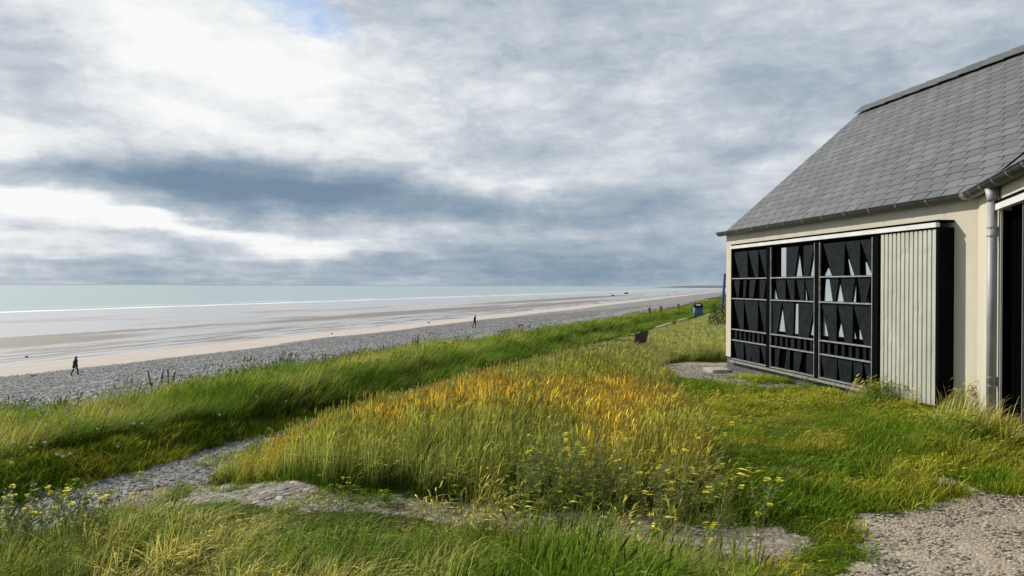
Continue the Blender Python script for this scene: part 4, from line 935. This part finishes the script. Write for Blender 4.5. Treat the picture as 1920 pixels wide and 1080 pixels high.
# seaward bank
for (nm, y0, y1, dens, coll, xr) in (('near', 3, 11, 120, NEAR, (-12, -1)), ('mid', 11, 24, 60, MID, (-13, 4)), ('far', 24, 130, 20, FAR, (-8, 46))):
    x, y = cand(xr[0], xr[1], y0, y1, dens); s, D = SD(x, y); k = vis(x, y, 1.5) & (D < 11.6 + fbm(s * .25, s * 0, 81, 3) * 1.6) & (D > 3); x, y = x[k], y[k]; k = gather([5], x, y); x, y = x[k], y[k]; n = len(x)
    pk = pickof(n, [0, 8, 4, 1, 9, 3], [.28, .30, .22, .10, .05, .05]); s, D = SD(x, y)
    dry = np.clip(D - 9.4 + fbm(x, y, 83, 2) * 2, 0, 1) > rng.random(n); pk = np.where(dry & (rng.random(n) < .6), 3, pk)
    sc = rng.uniform(.75, 1.15, n) * (1 + fbm(x * .9, y * .9, 72, 3) * .9) * np.interp(D, [6, 7.6, 10.5, 12], [.8, 1.0, .8, .5])
    place('bank_grass', {'near': 'lush green windblown grass on the near seaward bank', 'mid': 'green grass on the seaward bank beyond the mound', 'far': 'far green grass strip above the shingle'}[nm], 'bank', x, y, pk, sc, coll)
# lawn
for (nm, y0, y1, dens, coll, xr) in (('near', 3.2, 9, 300, NEAR, (.2, 6.5)), ('mid', 9, 16, 140, MID, (1.5, 6))):
    x, y = cand(xr[0], xr[1], y0, y1, dens); k = vis(x, y); x, y = x[k], y[k]; k = gather([4], x, y); x, y = x[k], y[k]; n = len(x)
    tall = fbm(x * 1.1, y * 1.1, 73, 3)
    pk = np.where(rng.random(n) < .6, 5, 6); pk = np.where((rng.random(n) < .05), 7, pk); k2 = vn(x * 1.9, y * 1.9, 97) + .35 * vn(x * 7, y * 7, 98) > .27; x, y, pk, tall = x[k2], y[k2], pk[k2], tall[k2]; n = len(x); sc = rng.uniform(.55, 1.0, n) * (1 + tall * 1.7); sc = np.where(pk == 7, sc * .55, sc)
    place('lawn_grass', {'near': 'short green lawn grass in front of the building', 'mid': 'short green lawn grass reaching the corner gravel'}[nm], 'lawn', x, y, pk, sc, coll)
x, y = cand(-7, -1.5, 3, 13, 260); k = gather([6], x, y); x, y = x[k], y[k]; n = len(x)
place('verge_grass', 'low green verge along the seaward side of the stone path', 'lawn', x, y, pickof(n, [5, 6], [.5, .5]), rng.uniform(.8, 1.4, n), NEAR)
# sparse weeds creeping onto path and gravel
x, y = cand(-6, 6.5, 3, 14, 60); k = gather([1, 2, 3], x, y) & (fbm(x * 2.3, y * 2.3, 91, 3) > .09); x, y = x[k], y[k]; n = len(x)
place('path_weeds', 'small weeds creeping over the cobbles and gravel', 'lawn', x, y, pickof(n, [5, 6, 9], [.5, .4, .1]), rng.uniform(.5, 1.0, n), NEAR)
# foreground
x, y = cand(-5, 2.2, 2.7, 6.6, 190); k = vis(x, y, 1.0); x, y = x[k], y[k]; k = gather([7], x, y); x, y = x[k], y[k]; n = len(x)
pk = pickof(n, [0, 1, 4, 3, 7, 8, 9, 6], [.20, .15, .18, .10, .12, .09, .08, .08]); sc = rng.uniform(.38, .85, n) * (1 + fbm(x * 1.8, y * 1.8, 74, 3) * 1.6)
dy = np.interp(x, P_line[:, 0], P_line[:, 1]) - y; sc *= np.interp(dy, [0, .3, .8, 1.4], [.12, .2, .62, 1.0])
sc *= np.interp(x, [-3.4, -2.6, -1.6, -.5, -.1, .25, 1.1, 1.6], [1, .85, .7, .65, .85, 1.32, 1.2, .5])
place('foreground_grass', 'mixed green and straw grass in the foreground below the cobbles', 'fore', x, y, pk, sc, NEAR, rotspread=1.4)
# dry stems along the cobbles and taller fringe along the wall foot
x, y = cand(-4, 2, 4.6, 7, 32); r0 = region(x, y); k = (r0 != 2) & (r0 != 1) & ((region(x, y - .22) == 2) | (region(x, y + .25) == 2)); x, y = x[k], y[k]; n = len(x)
place('dry_stems', 'dry straw stems lining the edges of the cobbled strip', 'fore', x, y, np.full(n, 7), rng.uniform(.3, .55, n), NEAR)
x, y = cand(-.5, 1.5, 4.45, 5.5, 45); k = ~np.isin(region(x, y), [2, 3]) & (np.abs(x - .45) < 1); x, y = x[k], y[k]; n = len(x)
place('straw_clump', 'pale straw coloured seed stems around the yellow weeds in mid foreground', 'fore', x, y, pickof(n, [7, 3], [.8, .2]), rng.uniform(.6, 1.0, n), NEAR, rotspread=2)
tt = rng.uniform(1.2, 8.6, 900); oo = .03 + rng.random(900) ** 1.6 * .55
pts = [Vector(F1(a_, PR * (.6 < a_ < 6.0) + b_, 0)) if a_ < TL else Vector(F2(a_ - TL, b_, 0)) for a_, b_ in zip(tt, oo)]; x = np.array([p.x + 4.2 for p in pts]); y = np.array([p.y + 14.5 for p in pts]); n = len(x)
keep = (vn(tt * 1.3, tt * 0, 95) > .32) & (vn(tt * 5, tt * 0, 96) > .3); x, y, tt, oo = x[keep], y[keep], tt[keep], oo[keep]; n = len(x)
place('wall_foot_grass', 'tufts of longer grass along the foot of the building wall', 'lawn', x, y, pickof(n, [0, 1, 6, 4, 7], [.3, .2, .2, .15, .15]), rng.uniform(.25, .5, n) * np.where(tt > 4.6, 1.0, .65) * np.where(tt > 7.5, 1.3, 1), NEAR)

tt = np.r_[rng.normal(5.1, .22, 34), rng.normal(6.25, .22, 16), rng.normal(7.9, .35, 30)]; oo = np.r_[PR + .12 + rng.random(34) * .35, .08 + rng.random(16) * .2, .12 + rng.random(30) * .5]
pts = [Vector(F1(a_, b_, 0)) if a_ < TL else Vector(F2(a_ - TL, b_, 0)) for a_, b_ in zip(tt, oo)]; x = np.array([p.x + 4.2 for p in pts]); y = np.array([p.y + 14.5 for p in pts]); n = len(x)
place('wall_seed_grass', 'dry golden seed stems standing against the foot of the building wall', 'fore', x, y, np.r_[np.full(50, 7), pickof(30, [0, 8, 4], [.4, .3, .3])], rng.uniform(.55, .95, n), NEAR)
# pebbles
ROCKS = lib('stone', [rock_mesh('stone', i, .45 if i % 2 else .3, 2) for i in range(5)])
def stones(name, label, x, y, size, cols, zlift=.0, zz_=None, fl=1.0):
    n = len(x); z = (zfun(x, y) if zz_ is None else zz_) + zlift * size; c = np.array(cols)[rng.integers(0, len(cols), n)] * (1 + rng.uniform(-.25, .25, (n, 1)))
    scatter(name, label, 'stones', np.c_[x, y, z], np.c_[rng.uniform(-.15, .15, n), rng.uniform(-.15, .15, n), rng.uniform(0, 6.28, n)], np.c_[size, size, size * fl], rng.integers(0, 5, n), c, c, ROCKS)
x, y = cand(-7.5, -1, 3, 13, 1500); k = gather([1], x, y); x, y = x[k], y[k]
stones('path_stones', 'flat grey stones covering the footpath', x, y, rng.uniform(.010, .034, len(x)) ** 1.0, [(.18, .18, .185), (.26, .26, .265), (.34, .34, .34), (.12, .12, .125), (.44, .43, .42)], .15)
x, y = cand(-5, 3.2, 4, 7.2, 520); k = gather([2], x, y); x, y = x[k], y[k]; n = len(x); sz = rng.uniform(.012, .03, n)
gx, gy = np.meshgrid(np.arange(-5, 3.2, .098), np.arange(4, 7.2, .078)); gx = (gx + .049 * (np.arange(gx.shape[0])[:, None] % 2) + rng.uniform(-.018, .018, gx.shape)).ravel(); gy = (gy + rng.uniform(-.014, .014, gy.shape)).ravel()
k = gather([2], gx, gy) & (vn(gx * 1.5, gy * 1.5, 66) > .12); gx, gy = gx[k], gy[k]; k = (gx < .9) | (rng.random(len(gx)) < .45); gx, gy = gx[k], gy[k]; sb = rng.uniform(.030, .058, len(gx))
stones('cobbles', 'rounded pale cobbles bedded in earth', np.r_[gx, x], np.r_[gy, y], np.r_[sb, sz], [(.27, .24, .21), (.33, .30, .265), (.40, .36, .32), (.28, .21, .16), (.20, .205, .22), (.50, .46, .42)], -.05, None, .62)
x, y = cand(1.2, 6.5, 3, 6.5, 1300); k = gather([3], x, y); x, y = x[k], y[k]
stones('yard_gravel', 'loose small stones on the gravel surface', x, y, rng.uniform(.004, .016, len(x)), [(.42, .37, .30), (.50, .45, .37), (.26, .24, .22), (.58, .54, .48), (.15, .14, .14)], .2)
x, y = cand(2, 6, 9, 16, 900); k = gather([8], x, y) & ~inb(x, y); x, y = x[k], y[k]
stones('corner_gravel_stones', 'loose stones on the small gravel patch by the building corner', x, y, rng.uniform(.008, .022, len(x)), [(.34, .31, .28), (.44, .41, .38), (.20, .19, .19), (.52, .49, .45)], .2)
s_ = 15 + 165 * rng.random(120000) ** 1.5; D_ = rng.uniform(22, SHIN + 1.8, 120000) ; D_ = D_ + np.where(rng.random(120000) < .01, rng.uniform(0, 2.5, 120000), 0)
x = s_ * CD[0] + D_ * CM[0]; y = s_ * CD[1] + D_ * CM[1]; k = (np.abs(x) < y * .74 + 3); x, y, s_, D_ = x[k], y[k], s_[k], D_[k]
wobv = fbm(s_ * .05, D_ * 0 + 3.3, 9, 4) * 5; k = D_ < SHIN + wobv + rng.uniform(-.6, .9, len(D_)); x, y, s_, D_ = x[k], y[k], s_[k], D_[k]
stones('shingle_stones', 'grey beach stones on the shingle bank', x, y, rng.uniform(.035, .09, len(x)), [(.10, .10, .105), (.30, .305, .31), (.46, .46, .465), (.20, .205, .21), (.62, .61, .60)], .1, zb(s_, D_))

# white flower heads in the bank
fl_me = []
for sd in (1, 2):
    r = random.Random(sd); mb = MB()
    for i in range(14):
        a_ = r.uniform(0, 6.28); q_ = r.uniform(0, .022); mb.tube([(.01 + q_ * math.cos(a_), q_ * math.sin(a_), .30), (.01 + q_ * 1.2 * math.cos(a_), q_ * 1.2 * math.sin(a_), .312 + r.uniform(0, .01))], .006, 5)
    me = bpy.data.meshes.new('flower'); me.from_pydata(mb.v, [], mb.f); me.materials.append(M['pebble']); fl_me.append(me)
FLW = lib('flower', fl_me)
cs = [(gp(40, 880), .9, 46), (gp(80, 850), .5, 22), (gp(560, 715), .55, 34), (gp(400, 905), .35, 10), (gp(500, 820), .5, 6)]
xs = np.concatenate([rng.normal(c_.x, s2, n2) for c_, s2, n2 in cs]); ys = np.concatenate([rng.normal(c_.y, s2, n2) for c_, s2, n2 in cs]); n = len(xs)
k = ~np.isin(region(xs, ys), [1, 2]); xs, ys = xs[k], ys[k]; n = len(xs)
scatter('white_clover', 'small white flower heads dotted in the green bank grass', 'flowers', np.c_[xs, ys, zfun(xs, ys)], np.c_[rng.uniform(-.3, .3, n), rng.uniform(-.3, .3, n), rng.uniform(0, 6, n)], np.c_[rng.uniform(.45, .7, n), rng.uniform(.45, .7, n), rng.uniform(.85, 1.25, n)], rng.integers(0, 2, n), np.full((n, 3), .8), np.full((n, 3), .8), FLW)

# ------------------------------------------------------------------ individual plants
def leafcol(name, col, var=.3, trans=.3):
    m, t, b, o = newmat(name); c = t.n('ShaderNodeTexCoord'); nz = t.noise(c.outputs['Object'], 25, 4); cc = t.ramp(nz.outputs[0], [(.3, tuple(q_ * (1 - var) for q_ in col)), (.7, tuple(min(1, q_ * (1 + var)) for q_ in col))])
    t.l(cc, b.inputs['Base Color']); b.inputs['Roughness'].default_value = .55; tr = t.n('ShaderNodeBsdfTranslucent'); t.l(cc, tr.inputs[0]); mx = t.n('ShaderNodeMixShader'); mx.inputs[0].default_value = trans
    t.l(b.outputs[0], mx.inputs[1]); t.l(tr.outputs[0], mx.inputs[2]); t.l(mx.outputs[0], o.inputs[0]); return m
M['mstem'] = leafcol('mustard_stem', (.26, .28, .08)); M['mleaf'] = leafcol('mustard_leaf', (.17, .22, .03)); M['yel'] = leafcol('yellow_petal', (.78, .70, .04), .15); M['dock'] = leafcol('dock_seed', (.11, .065, .04), .4, .1); M['dleaf'] = leafcol('dock_leaf', (.04, .075, .015))
def mustard(px, py, hgt, label, seed, spread=.35, nstem=4, flowers=1.0, leafy=1.0, lean=.1):
    q = gp(px, py); o = empty('mustard_plant', q); tag(o, label, 'wild plant', 'yellow flowered weeds in the foreground'); r = random.Random(seed)
    st = MB(); lf = MB(); tips = []
    def branch(p, d, L, rad, lv):
        pts = [p]; dd = d.copy(); n_ = 6
        for i in range(n_):
            dd = (dd + Vector((r.uniform(-.12, .12) + .02, r.uniform(-.12, .12), .06))).normalized(); pts.append(pts[-1] + dd * L / n_)
        st.tube(pts, [rad * (1 - .75 * i / n_) for i in range(n_ + 1)], 5)
        for i in range(1, n_ + 1):
            for _ in range(2 if leafy > .5 else 1):
                if r.random() < .8 * leafy:
                    a_ = r.uniform(0, 6.28); dl = Vector((math.cos(a_), math.sin(a_), r.uniform(-.2, .6))).normalized(); s_ = dl.cross(Vector((0, 0, 1))).normalized(); Lf = r.uniform(.015, .05) * (1.3 - i / n_); p_ = pts[i]
                    lf.add([p_, p_ + dl * Lf * .5 + s_ * Lf * .25, p_ + dl * Lf, p_ + dl * Lf * .5 - s_ * Lf * .25], [(0, 1, 2, 3)])
        if lv > 0:
            for i in range(2, n_ + 1):
                if r.random() < .75:
                    a_ = r.uniform(0, 6.28); nd = (dd * .8 + Vector((math.cos(a_) * .7, math.sin(a_) * .7, .25))).normalized(); branch(pts[i], nd, L * r.uniform(.3, .5), rad * .55, lv - 1)
        else: tips.append((pts[-1], dd))
        # seed pods
        for i in range(6):
            u = r.uniform(.5, 1) * n_; k_ = int(min(u, n_ - 1)); p_ = pts[k_].lerp(pts[k_ + 1], u - k_); a_ = r.uniform(0, 6.28); dl = Vector((math.cos(a_) * .6, math.sin(a_) * .6, .8)).normalized(); st.tube([p_, p_ + dl * .022], .0013, 3)
    for i in range(nstem):
        a_ = r.uniform(0, 6.28); branch(Vector((r.uniform(-.04, .04), r.uniform(-.04, .04), -.02)), Vector((math.cos(a_) * spread + lean, math.sin(a_) * spread, 1)).normalized(), hgt * r.uniform(.75, 1.05), .0042, 2)
    st.build('stems', M['mstem'], o); lf.build('leaves', M['mleaf'], o)
    r.shuffle(tips); tips = tips[:int(len(tips) * flowers)][:24]
    for (p, d) in tips:
        fb = MB()
        for i in range(r.randint(3, 6)):
            c_ = p + Vector((r.uniform(-.012, .012), r.uniform(-.012, .012), r.uniform(-.012, .012)))
            for k_ in range(4):
                a_ = k_ * 1.571 + i; s_ = Vector((math.cos(a_), math.sin(a_), .35)); s2 = Vector((-math.sin(a_), math.cos(a_), 0)); fb.add([c_, c_ + s_ * .009 + s2 * .007, c_ + s_ * .016, c_ + s_ * .009 - s2 * .007], [(0, 1, 2, 3)])
        fb.build('flower_cluster', M['yel'], o)
    return o
mustard(1060, 1010, .58, 'bushy yellow flowering weed at the middle of the foreground grass', 1, .5, 7, .9, 1.0)
mustard(1120, 1030, .56, 'low yellow flowering weed just right of the bushy one in mid foreground', 2, .6, 6, .7, 1.0)
mustard(985, 1000, .54, 'yellow flowering weed at the left of the mid foreground clump', 3, .5, 6, .6, 1.0)
mustard(1300, 1030, .62, 'tall lanky branching stalk rising in front of the mound edge', 4, .12, 2, .25, .4, .05)
mustard(1330, 1079, .50, 'sprawling bare stemmed weed leaning over the cobbles at the bottom', 5, .7, 5, .15, .5, .45)
mustard(1210, 1050, .48, 'green and yellow weed between the bushy clump and the sprawling weed', 6, .45, 5, .3, .9, .2)
mustard(30, 1060, .40, 'yellow flowering weed in the bottom left corner of the view', 7, .5, 7, 1.0, 1.0)
mustard(-25, 1030, .42, 'yellow flowering weed at the left edge of the foreground', 8, .5, 7, 1.0, 1.0)
mustard(150, 1050, .36, 'small weed with few yellow flowers right of the corner clump', 9, .4, 4, .35, 1.0)
mustard(1420, 1070, .45, 'thin weed stalk at the right end of the cobbled strip', 10, .3, 2, .1, .4, .1)
def dock(px, py, hpx, label, seed):
    xr_ = ray(px, py).x; Yd = 9.7 / (.3206 - .9472 * xr_); q = Vector((xr_ * Yd, Yd, float(zfun(xr_ * Yd, Yd)))); hgt = min(1.3, max(.4, EYE + ray(px, hpx).z * Yd - q.z)); o = empty('dock_plant', q); tag(o, label, 'dock plant', 'dock plants on the seaward bank'); r = random.Random(seed); st = MB(); sd_ = MB(); lf = MB()
    for i in range(r.randint(2, 4)):
        a_ = r.uniform(0, 6.28); top = Vector((.12 * math.cos(a_), .12 * math.sin(a_), hgt * r.uniform(.8, 1))); st.tube([(0, 0, 0), top * .5 + Vector((.01, 0, 0)), top], [.007, .005, .003], 5)
        for k_ in range(60):
            u = r.uniform(.45, 1); p = top * u; a2 = r.uniform(0, 6.28); rr_ = .022 * (1.25 - u); c_ = p + Vector((math.cos(a2) * rr_, math.sin(a2) * rr_, 0)); sd_.tube([c_, c_ + Vector((0, 0, .02))], .008, 4)
    for i in range(26):
        a_ = r.uniform(0, 6.28); z_ = r.uniform(.02, .45) * hgt; dl = Vector((math.cos(a_), math.sin(a_), .5)).normalized(); s_ = dl.cross(Vector((0, 0, 1))).normalized(); L = r.uniform(.12, .28); p = Vector((0, 0, z_)); lf.add([p, p + dl * L * .5 + s_ * L * .2, p + dl * L + Vector((0, 0, -.08)), p + dl * L * .5 - s_ * L * .2], [(0, 1, 2, 3)])
    st.build('stems', M['dock'], o); sd_.build('seed_heads', M['dock'], o); lf.build('leaves', M['dleaf'], o)
dock(292, 765, 692, 'brown seeding dock standing against the shingle, leftmost of a pair', 1); dock(314, 762, 688, 'brown seeding dock standing against the shingle, right one of a pair', 2)
dock(590, 735, 672, 'dark dock clump with its left stalks on the bank top', 3); dock(606, 735, 664, 'dark dock clump with taller stalks right beside a similar clump', 4)
dock(778, 700, 628, 'reddish dock stalks on the skyline of the middle bank', 5); dock(110, 800, 742, 'low brown dock at the left end of the bank top', 6)
# dark shrub at the far corner
q = Vector((ray(1352, 590).x * 31, 31, 0)); q.z = float(zfun(q.x, q.y)); SH = empty('shrub', q); tag(SH, 'dark green leafy shrub beneath the blue board past the building corner', 'shrub')
r = random.Random(5); mb = MB(); tw = MB()
for i in range(2600):
    a_ = r.uniform(0, 6.28); u = r.random() ** .4; ph = r.uniform(0, 1); rad = .62 * u * (1 - .35 * ph); c_ = Vector((rad * math.cos(a_), rad * math.sin(a_) * .8, .1 + ph * 1.05 * (1 - .3 * (rad / .7) ** 2))) ; dl = Vector((r.uniform(-1, 1), r.uniform(-1, 1), r.uniform(-.3, 1))).normalized(); s_ = dl.cross(Vector((0, 0, 1))).normalized(); L = r.uniform(.04, .09); mb.add([c_, c_ + dl * L * .5 + s_ * L * .3, c_ + dl * L, c_ + dl * L * .5 - s_ * L * .3], [(0, 1, 2, 3)])
for i in range(9):
    a_ = r.uniform(0, 6.28); tw.tube([(0, 0, -.1), (.2 * math.cos(a_), .2 * math.sin(a_), .4), (.4 * math.cos(a_), .35 * math.sin(a_), .85)], [.02, .012, .005], 5)
mb.build('foliage', leafcol('shrub_leaf', (.045, .09, .015), .4), SH); tw.build('branches', M['wood'], SH)
